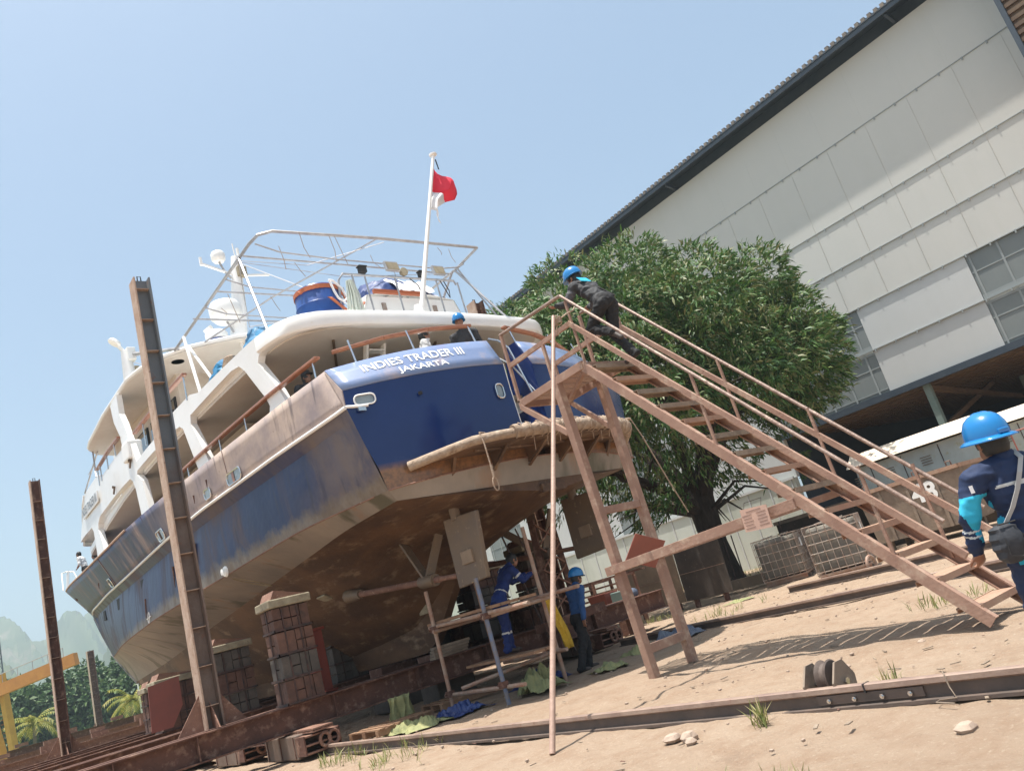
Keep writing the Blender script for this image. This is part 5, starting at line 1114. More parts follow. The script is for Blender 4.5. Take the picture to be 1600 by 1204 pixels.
m.tube([(0,-1.7,2.1),(0,1.3,2.1)],.025,6);m.tube([(0,-1.7,1.5),(0,1.3,1.5)],.02,6);m.build('tubes','plate_red',t)
for (y,z,l) in((1.5,0,'a'),):
    pass
def splate(loc,rz,L,H,mt,label,z0=.22):
    t=thing('steel_plate',label,'steel plate',loc,rz);m=MB();m.prism([(0,0,z0),(0,-L,z0),(.06,-L,z0+H),(.06,0,z0+H)],(-.01,0,0),(.01,0,0));m.build('plate',mt,t)
    m=MB();m.beam((.0,-.02,z0+H*.52),(.03,-L+.02,z0+H*.52),.02,.012);m.build('weld_seam','scaf_rust',t)
    for y in(-.3,-L+.35): m=MB();m.bb((.02,y-.06,0),(.12,y+.06,z0+.02));m.build('prop_foot','rust',t)
splate((18.0,18.3,0),R(2),2.05,1.42,'plate_tan','tan steel plate stood on edge left of the darker one');splate((18.05,16.2,0),R(-2),1.75,1.46,'plate_dark','dark scratched steel plate stood on edge in front of the tree')
t=thing('water_tank','small white round tank behind the tan plate','tank',(21.5,20.6,0));m=MB();m.lathe([(.001,0),(.4,0),(.42,.3),(.4,1.5),(.25,1.75),(.001,1.85)],(0,0,0),18);m.build('tank','white_plastic',t,smooth=True)
for k,(x,y) in enumerate(((22.6,17.9),(21.9,17.0),(23.5,16.2))):
    t=thing('thin_stake',['dark iron stake left of the tree trunk','dark iron stake right of the tree trunk','dark iron stake near the shrub'][k],'stake',(x,y,0));m=MB();m.tube([(0,0,0),(.05,0,1.7)],.022,6);m.build('stake','iron_band',t)
t=thing('low_kerb_beam','low steel channel lying behind the dark plate','channel',(20.3,16.6,0));m=MB();m.beam((0,1.2,.2),(1.2,-2.2,.2),.3,.3);m.build('channel','plate_tan',t)
# sheave block by the foreground rail
t=thing('sheave_block','small steel pulley block standing beside the front rail','pulley',(5.62,3.93,.05),R(0))
for y in(-.13,.13): m=MB();m.prism([(-.13,y,0),(.13,y,0),(.15,y,.12),(.05,y,.25),(-.05,y,.25),(-.15,y,.12)],(0,-.008,0),(0,.008,0));m.build('cheek_plate','bin_grey',t)
m=MB();m.lathe([(.001,-.05),(.11,-.05),(.12,-.04),(.095,-.015),(.095,.015),(.12,.04),(.11,.05),(.001,.05)],(0,-.01,.15),24,Matrix.Rotation(R(90),3,'X'));m.build('sheave_wheel','rail_side',t,smooth=True)
m=MB();m.tube([(0,-.15,.1),(0,.15,.1)],.018,8);m.tube([(0,-.148,.1),(0,-.16,.1)],.028,6);m.build('axle_pin','chrome',t)
t=thing('steel_wedge','tapered steel strip lying on the sand behind the front rail','steel strip',(5.82,3.46,0));m=MB();m.prism([(0,0,.0),(.2,-.5,.01),(.19,-.5,.02),(-.02,0,.09)],(0,0,0),(.01,0,0));m.beam((0,0,.04),(.19,-.48,.015),.015,.02);m.build('strip','rail_side',t)
t=thing('cable_loop','bent wire hooked over the front rail','wire',(5.48,2.95,0));m=MB();m.tube([(.06,.05,.14),(.0,.02,.165),(-.05,-.01,.15),(-.06,-.02,.08),(-.10,-.06,.02),(-.09,.06,.012),(-.18,.04,.02),(-.22,-.1,.015)],.005,6);m.build('wire','bin_grey',t,smooth=True)
def rock(loc,r,label,name='stone'):
    t=MB();n=5;g_=np.random.default_rng(int(loc[0]*100+loc[1]*10));prof=[(.001,-.4),(.8,-.3),(1,.1),(.6,.6),(.001,.75)];t.lathe(prof,(0,0,0),6);t.v=[Vector((p.x*r[0]*g_.uniform(.8,1.2),p.y*r[1]*g_.uniform(.8,1.2),p.z*r[2])) for p in t.v];o=t.build(name,'stone');o.location=loc;tag(o,label,'stone');return o
for i,(x,y,r,l) in enumerate(((4.92,5.02,(.1,.08,.06),'brown stone lying left of two paler stones below the front rail'),(4.93,4.85,(.08,.07,.07),'pale blocky stone in the middle of three below the front rail'),(4.8,4.72,(.05,.05,.05),'small round stone right of the blocky one below the rail'),(4.72,2.55,(.08,.06,.05),'stone near the loose wire end at lower right'),(6.05,3.05,(.04,.03,.03),'pebble beyond the tapered steel strip'),(6.9,4.6,(.05,.05,.03),'pale pebble in the sand in front of the stair foot'),(7.6,4.2,(.04,.04,.03),'small stone at the stair shadow edge'))): rock((x,y,.01),r,l)
pk=MB();g_=np.random.default_rng(3)
for k in range(420):
    x,y=g_.uniform(2.5,16),g_.uniform(2,17);s=g_.uniform(.008,.028);pk.ball((x,y,s*.3),(s,s*g_.uniform(.6,1.3),s*.6),5,3)
tag(pk.build('gravel','stone'),kind='stuff')
pk=MB()
for k in range(330):
    x,y=g_.uniform(2.5,17),g_.uniform(2,17);a=g_.uniform(0,3.14);L=g_.uniform(.02,.11);pk.box((x,y,.006),(L,g_.uniform(.006,.03),.007),Matrix.Rotation(a,3,'Z')@Matrix.Rotation(g_.uniform(-.2,.2),3,'Y'))
tag(pk.build('wood_chips','wood_old'),kind='stuff')
pk=MB()
for k in range(200):
    x,y=g_.uniform(3,17),g_.uniform(3,18);a=g_.uniform(0,3.14);L=g_.uniform(.015,.05);pk.box((x,y,.008),(L,L*.6,.003),Matrix.Rotation(a,3,'Z')@Matrix.Rotation(g_.uniform(-.3,.3),3,'Y'))
tag(pk.build('paint_flakes','rust'),kind='stuff')
def crumple(loc,size,mt,label,name,seed,h=.12,cat='cloth'):
    g_=np.random.default_rng(seed);n=18;rows=[];ph=g_.uniform(0,6,8)
    for i in range(n):
        row=[]
        for j in range(n):
            u=i/(n-1)*2-1;v=j/(n-1)*2-1;e=max(0,1-(u*u+v*v)*.62);z=h*e*(.5+.3*math.sin(u*5+ph[0]+v*3)+.3*math.sin(v*7+ph[1])+.25*math.sin(u*11+v*9+ph[2])+.15*g_.normal())
            row.append((u*size[0]*(1+.15*math.sin(v*4+ph[3])),v*size[1]*(1+.2*math.sin(u*5+ph[4])),max(.006,z)))
        rows.append(row)
    m=MB();m.grid(rows);o=m.build(name,mt,solid=.004);o.location=loc;return tag(o,label,cat)
crumple((6.65,12.25,0),(.4,.5,),'cloth_yellow','heap of dirty yellow green cloth on the sand under the cradle','cloth_heap',1,.16)
crumple((7.35,12.0,0),(.35,.45),'tarp_blue','crumpled dark blue sheet beside the yellow cloth heap','plastic_sheet',2,.16,'sheet')
crumple((9.0,11.9,0),(.45,.5),'tarp_blue','blue sheet lying under the scaffold near the walking man','plastic_sheet',3,.2,'sheet')
crumple((8.35,11.1,0),(.3,.4),'cloth_yellow','greenish cloth draped at the foot of the scaffold','cloth_heap',4,.35)
crumple((9.4,10.5,0),(.25,.3),'cloth_yellow','yellow scrap of cloth left of the walking man','cloth_heap',5,.1)
crumple((10.6,10.9,0),(.3,.35),'cloth_yellow','yellow green cloth scrap right of the walking man','cloth_heap',6,.15)
crumple((11.7,11.0,0),(.5,.4),'tarp_grey','dark grey crumpled plastic sheet by the second rail','plastic_sheet',7,.22,'sheet')
crumple((17.0,13.6,0),(.35,.25),'cloth_yellow','pale yellow scrap lying in front of the dark plate','cloth_heap',8,.06)
crumple((5.9,7.0,0),(.16,.2),'canvas','flat torn paper bag near the front rail','paper_scrap',9,.03,'paper')
t=thing('hanging_cloth','long dirty yellow cloth hanging from the cradle beam','cloth',(6.85,13.0,0));m=MB();m.grid([[(-.22+.44*j/10+.03*math.sin(i+j),.03*math.sin(j*1.9)+.05*i/6,.5-.08*i+.01*math.sin(j*2.1)) for j in range(11)] for i in range(7)]);m.build('cloth','cloth_yellow',t,smooth=True,solid=.006)
t=thing('yellow_strip','bright yellow cloth strip hanging from the scaffold ledger','cloth',(9.1,11.2,0));m=MB();m.grid([[(-.1+.2*j/6+.02*i,.04*math.sin(j*2.2+i*.7),1.42-.12*i) for j in range(7)] for i in range(9)]);m.build('cloth','cloth_yellow_bright',t,smooth=True,solid=.006)
crumple((7.42,12.05,0.0),(.06,.06),'white_plastic','white plastic cup lying by the left scaffold foot','plastic_cup',12,.1,'cup')
# mooring line with eye hanging from the swim platform, and second rope to the tree side
t=thing('hanging_rope','thin rope ending in an eye hanging off the swim platform','rope',(8.0,9.9,3.9))
def wp(t_,s,z): a=R(3.4);return Vector((9.25+t_*math.cos(a)-s*math.sin(a),11.4+t_*math.sin(a)+s*math.cos(a),z))
p0=wp(-1.75,-1.42,4.07);p1=p0+Vector((.02,-.04,-.75));m=MB();o0=Vector((8.0,9.9,3.9));m.tube([p0+Vector((.3,.25,.05))-o0,p0-o0,p0+Vector((0,-.05,-.2))-o0,p1-o0],.013,6)
m.tube([p1-o0+Vector((.0+.05*math.sin(a*math.pi/6),0,-.11+.11*math.cos(a*math.pi/6))) for a in range(13)],.011,6);m.tube([p1-o0+Vector((0,0,.2)),p1-o0],.022,6);m.build('rope','rope',t,smooth=True)
t=thing('trailing_rope','knotted rope trailing from the right end of the swim platform','rope',(11.5,10.1,4));q0=wp(2.15,-1.3,4.05);m=MB();o0=Vector((11.5,10.1,4));m.tube([q0+Vector((-.4,.1,.08))-o0,q0-o0+Vector((0,0,.05)),q0+Vector((.1,-.05,-.3))-o0,q0+Vector((.35,-.1,-1.2))-o0,q0+Vector((.62,-.1,-1.9))-o0],.013,6)
for k in range(3): m.tube([q0-o0+Vector((-.15+.1*math.cos(a*math.pi/4),.02*k+.09*math.sin(a*math.pi/4),.06)) for a in range(9)],.016,5)
m.build('rope','rope',t,smooth=True)
# ================================================================ things on the boat deck
SP=Matrix.Translation((9.25,11.4,0))@Matrix.Rotation(R(3.4),4,'Z')
def sthing(name,label,cat,t_,s,z,group=None): p=SP@Vector((t_,s,z));return thing(name,label,cat,p,R(3.4),group)
t=sthing('blue_barrel','big blue plastic barrel strapped with orange webbing on the boat deck','barrel',-1.82,2.2,7.24)
m=MB();m.lathe([(.001,0),(.44,0),(.47,.05),(.47,.33),(.485,.36),(.47,.39),(.47,.72),(.485,.75),(.47,.78),(.46,1.08),(.42,1.14),(.001,1.15)],(0,0,0),32);m.build('drum','blue_drum',t,smooth=True)
m=MB();m.lathe([(.475,1.0),(.482,1.0),(.482,1.09),(.475,1.09)],(0,0,0),32);m.tube([(-.48,-.1,1.04),(0,-.49,.75),(.6,-.6,.1)],.03,4);m.tube([(.4,-.25,1.05),(.7,0,.9),(1.0,.2,.85)],.03,4);m.tube([(.2,-.47,.1),(.8,-.4,.75)],.028,4);m.build('webbing','orange_strap',t)
m=MB();m.tube([(.05,-.48,1.12),(.08,-.51,.9),(.13,-.52,.75),(.25,-.5,.68),(.36,-.48,.78),(.3,-.46,1.0),(.12,-.47,1.16),(.04,-.45,1.17)],.026,7);m.build('mooring_loop','flag_white',t,smooth=True)
t=sthing('mop_bundle','pale green bundle of hanging cord beside the barrel','cord bundle',-1.78,1.05,7.42)
m=MB()
for k in range(40): a=k*2.4;x=.02+.05*(k%5)/5;m.tube([(x*math.cos(a),x*math.sin(a),.62),(x*2*math.cos(a)+.02,x*2*math.sin(a),.3),(x*3*math.cos(a),x*2.4*math.sin(a),-.1)],.008,4)
m.build('cords','rope_green',t)
t=sthing('ship_tender','white tender hull covered by a blue and white tarpaulin on the boat deck','tender',.45,3.0,7.52)
m=MB();m.grid([[(x,y,z) for (x,z) in((-1.35*w_,0.0+k),(-1.45*w_,.35+k),(-1.3*w_,.72+k),(-.6*w_,.82+k),(.6*w_,.82+k),(1.3*w_,.72+k),(1.45*w_,.35+k),(1.35*w_,k))] for y,w_,k in((-.9,.90,.08),(-.75,1.0,.02),(.6,1.0,0),(1.0,.8,.12))]);m.add([(-1.2,-.9,.1),(1.2,-.9,.1),(1.28,-.9,.42),(1.15,-.9,.78),(-1.15,-.9,.78),(-1.28,-.9,.42)],[(0,1,2,3,4,5)]);m.build('tender_hull','white_plastic',t)
for x in(-.8,.55): m=MB();m.bb((x-.05,-.93,.1),(x+.05,-.9,.62));m.build('bow_pad','cage',t)
g_=np.random.default_rng(9);m=MB();rows=[]
for i in range(26):
    u=i/25;row=[]
    for j in range(14):
        v=j/13;x=-1.0+2.1*u;hh=.86+.75*math.sin(math.pi*min(1,u*1.05))**.5*math.sin(math.pi*v)**.6;row.append((x+.05*math.sin(v*9+i),-.8+1.5*v,hh+.05*math.sin(i*1.1+v*6)+.03*g_.normal()))
    rows.append(row)
m.grid(rows);m.build('tarpaulin','tarp_blue',t,smooth=True)
m=MB();rows=[]
for i in range(13):
    u=i/12;row=[]
    for j in range(7):
        v=j/6;x=-.28+1.0*u;row.append((x,-.86+.45*v,.98+.5*v**.7+.03*math.sin(i*1.7+j)))
    rows.append(row)
m.grid(rows);m.build('white_flap','flag_white',t,smooth=True)
m=MB();m.bb((-1.0,-.98,.84),(.3,-.9,.92));m.build('red_batten','orange_strap',t)
t=sthing('light_gantry','tubular gantry with floodlights above the boat deck','light gantry',0,1.75,7.22)
for x in(-1.2,-.9,-.15,.55,.95,1.55): m=MB();m.tube([(x*1.0,0,1.36),(x+.06,.02,0)],.02,7);m.build('gantry_leg','alu_tube',t,smooth=True)
m=MB();m.tube([(-1.62,.1,.2),(-1.55,0,1.2),(-1.42,0,1.36),(1.45,0,1.40),(1.5,0,1.3)],.026,8);m.build('gantry_bar','alu_tube',t,smooth=True)
for x,wd in((-.2,.34),(1.05,.32)): m=MB();m.box((x,-.05,1.60),(wd,.07,.24),Matrix.Rotation(R(-12),3,'X'));f=m.build('floodlight','alu_tube',t,bevel=.01);m=MB();m.box((x,-.095,1.592),(wd-.05,.01,.19),Matrix.Rotation(R(-12),3,'X'));m.build('lamp_glass','concrete_cream',f)
m=MB();m.lathe([(.001,-.05),(.08,-.05),(.1,.0),(.09,.05),(.001,.05)],(.12,0,1.52),16,Matrix.Rotation(R(80),3,'X'));m.build('round_lamp','concrete_cream',t,smooth=True)
for x in(-.92,.6): m=MB();m.box((x,0,1.48),(.16,.12,.12));m.box((x,0,1.56),(.2,.14,.03));m.build('deck_speaker','rubber',t,bevel=.01)
m=MB();m.tube([(1.05,0,1.4),(1.1,-.03,1.2),(1.2,-.03,.95),(1.25,0,1.15),(1.15,0,1.4)],.012,5);m.build('lamp_cable','black',t);m=MB();m.tube([(.2,0,1.4),(.4,-.03,1.2),(.5,0,.9)],.012,5);m.build('lamp_cable','black',t)
def tarp(name,label,t_,s,z,pts,mt,h=.5):
    t=sthing(name,label,'tarpaulin',t_,s,z);g_=np.random.default_rng(int(abs(t_)*10+s));m=MB();rows=[]
    for i in range(16):
        u=i/15;row=[]
        for j in range(12):
            v=j/11;x=pts[0]*(u-.5);y=pts[1]*(v-.5);row.append((x+.03*g_.normal(),y,h*(math.sin(math.pi*min(.97,max(.03,u)))**.45)*(math.sin(math.pi*min(.98,max(.02,v)))**.4)*(1+.12*math.sin(u*13+v*4))))
        rows.append(row)
    m.grid(rows);m.build('tarpaulin',mt,t,smooth=True)
tarp('cyan_cover','bright cyan tarpaulin tied over gear at the edge of the boat deck',-2.45,3.3,7.3,(1.3,1.2),'tarp_cyan',.72)
tarp('teal_cover','teal tarpaulin bundle standing left of the blue barrel',-2.35,4.0,7.3,(1.0,.9),'tarp_cyan',1.0)
tarp('grey_cover','blue grey tarpaulin beside the brown post on the boat deck',2.3,2.1,7.25,(1.6,1.2),'tarp_grey',.5)
tarp('low_cyan_cover','cyan tarpaulin hanging low by the mooring line coil',-2.95,4.6,7.3,(.6,1.2),'tarp_cyan',.55)
t=sthing('line_coil','coil of thick pale mooring line at the boat deck edge','rope coil',-3.15,3.95,7.33);m=MB()
for k in range(7): m.tube([(.12*math.cos(a*math.pi/6)*(1-.05*k),.22*math.sin(a*math.pi/6)*(1-.05*k)-.02*k,.04+.04*k) for a in range(13)],.028,6)
m.build('coil','canvas',t,smooth=True)
t=sthing('hanging_jackets','dark jackets hung to dry under the bridge roof','jackets',-2.6,10.2,8.35);m=MB()
for k in range(7): m.ball((.05*k,-.55+.17*k,.25+.05*math.sin(k*2)),(.06,.12,.26+.04*(k%3)),8,6)
m.build('jackets','jacket_dark',t,smooth=True)
# ================================================================ people
def capsule(m,a,b,r1,r2,n=12,sq=(1,1)):
    a=Vector(a);b=Vector(b);d=b-a;L=max(d.length,1e-4);q=d.to_track_quat('Z','Y').to_matrix();pr=[]
    for k in range(5): t=math.pi/2*k/4;pr.append((r1*math.sin(t)+1e-4,-r1*math.cos(t)))
    for k in range(1,5): pr.append((r1+(r2-r1)*k/4,L*k/4))
    for k in range(1,5): t=math.pi/2*k/4;pr.append((r2*math.cos(t)+1e-4,L+r2*math.sin(t)))
    m.lathe(pr,a,n,q)
def frame(fwd,upv=(0,0,1)):
    f=Vector(fwd).normalized();x=f.cross(Vector(upv)).normalized();z=x.cross(f);return Matrix((x,f,z)).transposed()   # columns: right, forward, up
def person(label,J,face,mats,vox=.016,group=None,hand='relaxed',name='person',bands=(),parts=(),only_head=False,hands=True,recol=None):
    """J: world joints (pelvis, chest, neck, head, shL.. toeR). One continuous remeshed body surface."""
    base=Vector(J.get('base',J['pelvis']));o=thing(name,label,'person',tuple(base),0,group) if parts is not None else None
    j={k:Vector(v)-base for k,v in J.items()};m=MB();seg=[]
    def S(a,b,r1,r2,tg,sv=None):
        A=j[a] if isinstance(a,str) else a;B=j[b] if isinstance(b,str) else b;capsule(m,A,B,r1,r2);seg.append((A,B,tg,(r1+r2)/2))
    up_=(j['neck']-j['pelvis']).normalized();rx=(j['shR']-j['shL']).normalized();ff=up_.cross(rx)*-1
    Mt=Matrix((rx,rx.cross(up_)*-1,up_)).transposed()
    # torso: chest and belly ellipsoids between shoulders and hips
    ch=j['pelvis'].lerp(j['neck'],.68);be=j['pelvis'].lerp(j['neck'],.33)
    m.ball(ch,(.185,.115,.2),16,10,Mt);m.ball(be,(.155,.11,.2),16,10,Mt);m.ball(j['pelvis'].lerp(j['neck'],.04),(.165,.12,.14),16,10,Mt)
    seg.append((j['pelvis'].lerp(j['neck'],.16),j['neck'].lerp(j['pelvis'],.08),'torso',.15));seg.append((j['pelvis']+Vector((0,0,-.04)),j['pelvis'].lerp(j['neck'],.08),'hip',.15))
    S('neck',j['neck'].lerp(j['head'],.7),.058,.052,'neck')
    capsule(m,j['neck'].lerp(j['pelvis'],.06),j['shL'],.075,.07);capsule(m,j['neck'].lerp(j['pelvis'],.06),j['shR'],.075,.07)
    seg.append((j['shL'],j['shR'],'torso',.09))
    for s in 'LR':
        S('sh'+s,'el'+s,.070,.053,'uarm');S('el'+s,'wr'+s,.051,.041,'farm')
        S('hip'+s,'kn'+s,.098,.074,'thigh');S('kn'+s,'an'+s,.072,.062,'shin');
        an=j['an'+s];to=j['toe'+s];capsule(m,an+Vector((0,0,-.03))-(to-an).normalized()*.05,to,.048,.036);seg.append((an+Vector((0,0,-.04)),to,'boot',.04))
        # hand: palm, four unequal bent fingers, thumb from the side
        d=(j['wr'+s]-j['el'+s]).normalized();hd=j.get('hand'+s);d=(hd-j['wr'+s]).normalized() if hd is not None else d
        if hands:
            side=d.cross(Vector(face)).normalized() if abs(d.dot(Vector(face)))<.9 else d.cross(Vector((0,0,1))).normalized()
            curl=side.cross(d).normalized()*(1 if s=='L' else 1)
            w_=j['wr'+s];pc=w_+d*.055;m.ball(pc,(.042,.05,.018),10,8,Matrix((side,d,side.cross(d))).transposed());seg.append((w_+d*.015,w_+d*.10,'hand',.04))
            bend=.9 if hand=='grip' else .35
            for k,(off,L) in enumerate(((-.03,.062),(-.010,.072),(.011,.068),(.031,.054))):
                p0=w_+d*.085+side*off;p1=p0+(d*math.cos(bend*.5)+curl*math.sin(bend*.5))*L*.5;p2=p1+(d*math.cos(bend*1.4)+curl*math.sin(bend*1.4))*L*.5
                capsule(m,p0,p1,.0095,.009,8);capsule(m,p1,p2,.009,.0075,8)
            t0=w_+d*.035-side*.036;t1=t0+(d*.6-side*.7+curl*.25).normalized()*.035;t2=t1+(d*.9-side*.15+curl*.3).normalized()*.032;capsule(m,t0,t1,.012,.011,8);capsule(m,t1,t2,.011,.009,8)
    # head with face
    F=frame(face);H=j['head'];m.ball(H+F@Vector((0,-.012,.01)),(.076,.094,.105),18,12,F);m.ball(H+F@Vector((0,.03,-.065)),(.055,.06,.055),14,10,F)
    m.ball(H+F@Vector((0,.094,-.018)),(.014,.018,.022),8,6,F);m.ball(H+F@Vector((0,.082,-.055)),(.026,.012,.01),8,6,F)
    for q in(-1,1): m.ball(H+F@Vector((.077*q,-.005,-.012)),(.012,.02,.03),8,6,F);m.ball(H+F@Vector((.032*q,.078,.022)),(.02,.012,.008),8,6,F)
    seg.append((H+Vector((0,0,-.05)),H+Vector((0,0,.05)),'head',.1))
    tmp=m.build('tmp_body','skin',None);md=tmp.modifiers.new('r','REMESH');md.mode='VOXEL';md.voxel_size=vox;md2=tmp.modifiers.new('s','SMOOTH');md2.factor=.5;md2.iterations=3 if vox>.01 else 4
    dg=bpy.context.evaluated_depsgraph_get();me=bpy.data.meshes.new_from_object(tmp.evaluated_get(dg));bpy.data.objects.remove(tmp)
    me.name='body';me.materials.clear();order=[]
    for mn in mats.values():
        if mn not in order:order.append(mn)
    for b in bands:
        if b[3] not in order:order.append(b[3])
    if recol: order.append('cover_cyan')
    for mn in order: me.materials.append(M[mn])
    n=len(me.polygons);C=np.empty(n*3);me.polygons.foreach_get('center',C);C=C.reshape(-1,3);best=np.full(n,1e9);idx=np.zeros(n,int);tt=np.zeros(n)
    for A,B,tg,r in seg:
        a=np.array(A);d=np.array(B)-a;t=np.clip(((C-a)@d)/max(1e-9,d@d),0,1);dist=np.linalg.norm(C-a-t[:,None]*d,axis=1)-r
        w_=dist<best;best=np.where(w_,dist,best);idx=np.where(w_,order.index(mats[tg]),idx)
        for (btg,t0,t1,bm) in bands:
            if btg==tg: idx=np.where(w_&(t>t0)&(t<t1),order.index(bm),idx)
    if recol: idx=recol(C+np.array(base),idx,order)
    me.polygons.foreach_set('material_index',idx.astype(np.int32));me.polygons.foreach_set('use_smooth',np.ones(n,bool));me.update()
    nv=len(me.vertices);co_=np.empty(nv*3);me.vertices.foreach_get('co',co_);co_=co_.reshape(-1,3);no_=np.empty(nv*3);me.vertices.foreach_get('normal',no_);no_=no_.reshape(-1,3)
    ks=np.array([mn not in('skin','boot') for mn in order]);lv=np.empty(len(me.loops),np.int32);me.loops.foreach_get('vertex_index',lv);lt=np.empty(n,np.int32);me.polygons.foreach_get('loop_total',lt)
    fl=np.ones(nv,bool);fl[lv[np.repeat(~ks[idx],lt)]]=False;bo=random.random()*50
    for vi in np.nonzero(fl)[0]:
        c_=co_[vi];q=Vector((c_[0]*9+bo,c_[1]*9,c_[2]*13));co_[vi]=c_+no_[vi]*(.011*(1-abs(mnoise.noise(q))*2.4)+.006*mnoise.noise(q*2.3))
    me.vertices.foreach_set('co',co_.ravel());me.update()
    b=bpy.data.objects.new('body',me);scn.collection.objects.link(b);b.parent=o;MW[b.name]=P_(o)
    return o,j,F,H,b
def helmet(o,H,F,mt,full=False,tilt=0):
    m=MB();k=.98 if full else 1.0;Rm=F@Matrix.Rotation(tilt,3,'X')
    pr=[(.133*k,.0),(.134*k,.03),(.126*k,.075),(.104*k,.118),(.07*k,.145),(.03*k,.157),(.001,.159)];c=H+Rm@Vector((0,-.005,.028))
    m.lathe(pr,c,28,Rm,(.92,1.1,1))
    if full: m.lathe([(.124,.008),(.145,-.002),(.163,-.014),(.163,-.021),(.142,-.01),(.122,.0)],c,32,Rm,(.95,1.1,1))
    else: m.lathe([(.125,.006),(.14,.0),(.142,-.006),(.125,-.003)],c,28,Rm,(.92,1.1,1));m.prism([tuple(c+Rm@Vector((.10*math.cos(a),.10+.075*math.sin(a),-.004-.01*math.sin(a)))) for a in [math.pi*i/8 for i in range(9)]],(0,0,-.004),(0,0,.006))
    for q in(-1,0,1): m.tube([tuple(c+Rm@Vector((.02*q*1.2,.135*k*math.cos(a)*1.02,.158*k*math.sin(a)*1.01)) ) for a in [math.pi*(.12+.76*i/10) for i in range(11)]],.006,5)
    h=m.build('helmet',mt,o,smooth=True)
    if full:
        m=MB();m.box(tuple(c+Rm@Vector((0,-.148*k,.02))),(.07,.02,.03),Rm);m.build('suspension_clip','helmet_blue',h,bevel=.006)
    return h
def hairp(o,H,F,cap=None):
    m=MB();m.lathe([(.088,-.03),(.092,.01),(.086,.06),(.062,.1),(.03,.116),(.001,.12)],H+F@Vector((0,-.022,0)),18,F,(.92,1.12,1));m.lathe([(.07,-.07),(.085,-.03),(.08,0)],H+F@Vector((0,-.034,-.01)),16,F,(.92,1,1));return m.build('hair',cap or 'hair',o,smooth=True)
def capp(o,H,F,mt):
    m=MB();c=H+F@Vector((0,-.01,.035));m.lathe([(.1,0),(.1,.04),(.08,.08),(.045,.1),(.001,.105)],c,20,F,(.92,1.08,1));m.prism([tuple(c+F@Vector((.075*math.cos(a),.08+.085*math.sin(a),.0))) for a in [math.pi*i/8 for i in range(9)]],(0,0,0),(0,0,.008));return m.build('cap',mt,o,smooth=True)
def eyes(o,H,F):
    for q in(-1,1):
        m=MB();m.ball(H+F@Vector((.031*q,.082,.012)),(.011,.007,.006),8,6,F);m.build('eye','black',o)
cov=dict(torso='cover_navy',hip='cover_navy',neck='skin',uarm='cover_navy',farm='cover_navy',thigh='cover_navy',shin='cover_navy',boot='boot',hand='skin',head='skin')
# 1. foreground worker, seen from behind
view=Vector((.60,.80,0)).normalized();rgt=Vector((.80,-.60,0))
Cm=Vector((5.33,2.06,0))
def V1(r,f,z): return tuple(Cm+rgt*r+view*f+Vector((0,0,z)))
J=dict(pelvis=V1(.02,0,.84),chest=V1(.01,-.04,1.15),neck=V1(.01,-.07,1.345),head=V1(-.015,-.04,1.475),shL=V1(-.205,-.055,1.29),elL=V1(-.30,.0,1.075),wrL=V1(-.29,.07,.895),handL=V1(-.275,.1,.84),
 shR=V1(.225,-.06,1.285),elR=V1(.30,-.08,1.03),wrR=V1(.30,.06,.82),hipL=V1(-.075,0,.80),hipR=V1(.115,0,.80),knL=V1(-.06,.10,.45),knR=V1(.16,-.04,.44),anL=V1(-.05,.04,.08),anR=V1(.17,-.22,.12),toeL=V1(-.06,.22,.04),toeR=V1(.18,-.06,.035),base=V1(0,0,0))
def cyan(Cw,idx,order):
    r=(Cw-np.array(Cm))@np.array(rgt);f=(Cw-np.array(Cm))@np.array(view);z=Cw[:,2];k=order.index('cover_cyan');nv_=order.index('cover_navy')
    arm=(idx==nv_)&(r<-.2)&(z<1.2)&(z>.93)&(f<.085)&(r>-.30+.03*np.sin(z*9)+(f-.02)*.6)
    edge_=-.20+(1.22-z)*.30
    side=(idx==nv_)&(z<1.2)&(z>.76)&(r>-.21)&(r<edge_+.015)&(r>edge_-.085)&(f<.03)
    return np.where(arm|side,k,idx)
o,j,F,H,b=person('man in navy and cyan coveralls with wide brimmed helmet seen from behind',J,(.5,.86,0),cov,.009,bands=(('torso',.76,.82,'reflective'),('farm',.30,.36,'reflective'),('farm',.46,.52,'reflective'),('shin',.35,.4,'reflective'),),hand='grip',recol=cyan)
helmet(o,H,F,'helmet_blue',True,.06);hairp(o,H,F)
nb=-view;s_=j['shL']
m=MB();m.grid([[s_+nb*.045+rgt*x+Vector((0,0,z)) for x in(-.075,-.045)] for z in(-.03,-.075)]);m.build('arm_badge','flag_white',o,solid=.004,off=0)
m=MB();nk=j['neck'];m.lathe([(.068,-.03),(.066,.03),(.060,.045)],nk+Vector((0,0,.01)),16);m.build('collar','cover_navy',o,smooth=True,solid=.008)
t=thing('shoulder_bag','dark grey shoulder bag on a pale strap worn by the foreground worker','bag',V1(-.205,-.115,.885));rb=frame(view)
m=MB();rows=[]
for i in range(13):
    z=.12-.22*i/12;w1=.062+.017*math.sin(math.pi*i/12)+.006*math.sin(i*2.1);d1=.045+.03*math.sin(math.pi*min(1,i/11))
    rows.append([rb@Vector((math.copysign(abs(math.cos(a))**.6,math.cos(a))*w1*(.55 if i in(0,12) else 1),math.copysign(abs(math.sin(a))**.6,math.sin(a))*d1*(.5 if i in(0,12) else 1)+.004*math.sin(a*7+i),z)) for a in [2*math.pi*k/24 for k in range(25)]])
m.grid(rows);m.add([tuple(p) for p in rows[0]],[tuple(range(25))]);m.add([tuple(p) for p in rows[12]],[tuple(range(25))]);m.build('pouch','bag_grey',t,smooth=True)
m=MB();m.tube([rb@Vector((x,-.082,z)) for x,z in((-.055,.05),(-.06,-.05),(0,-.07),(.06,-.05),(.055,.05))],.004,5);m.build('pocket_seam','black',t)
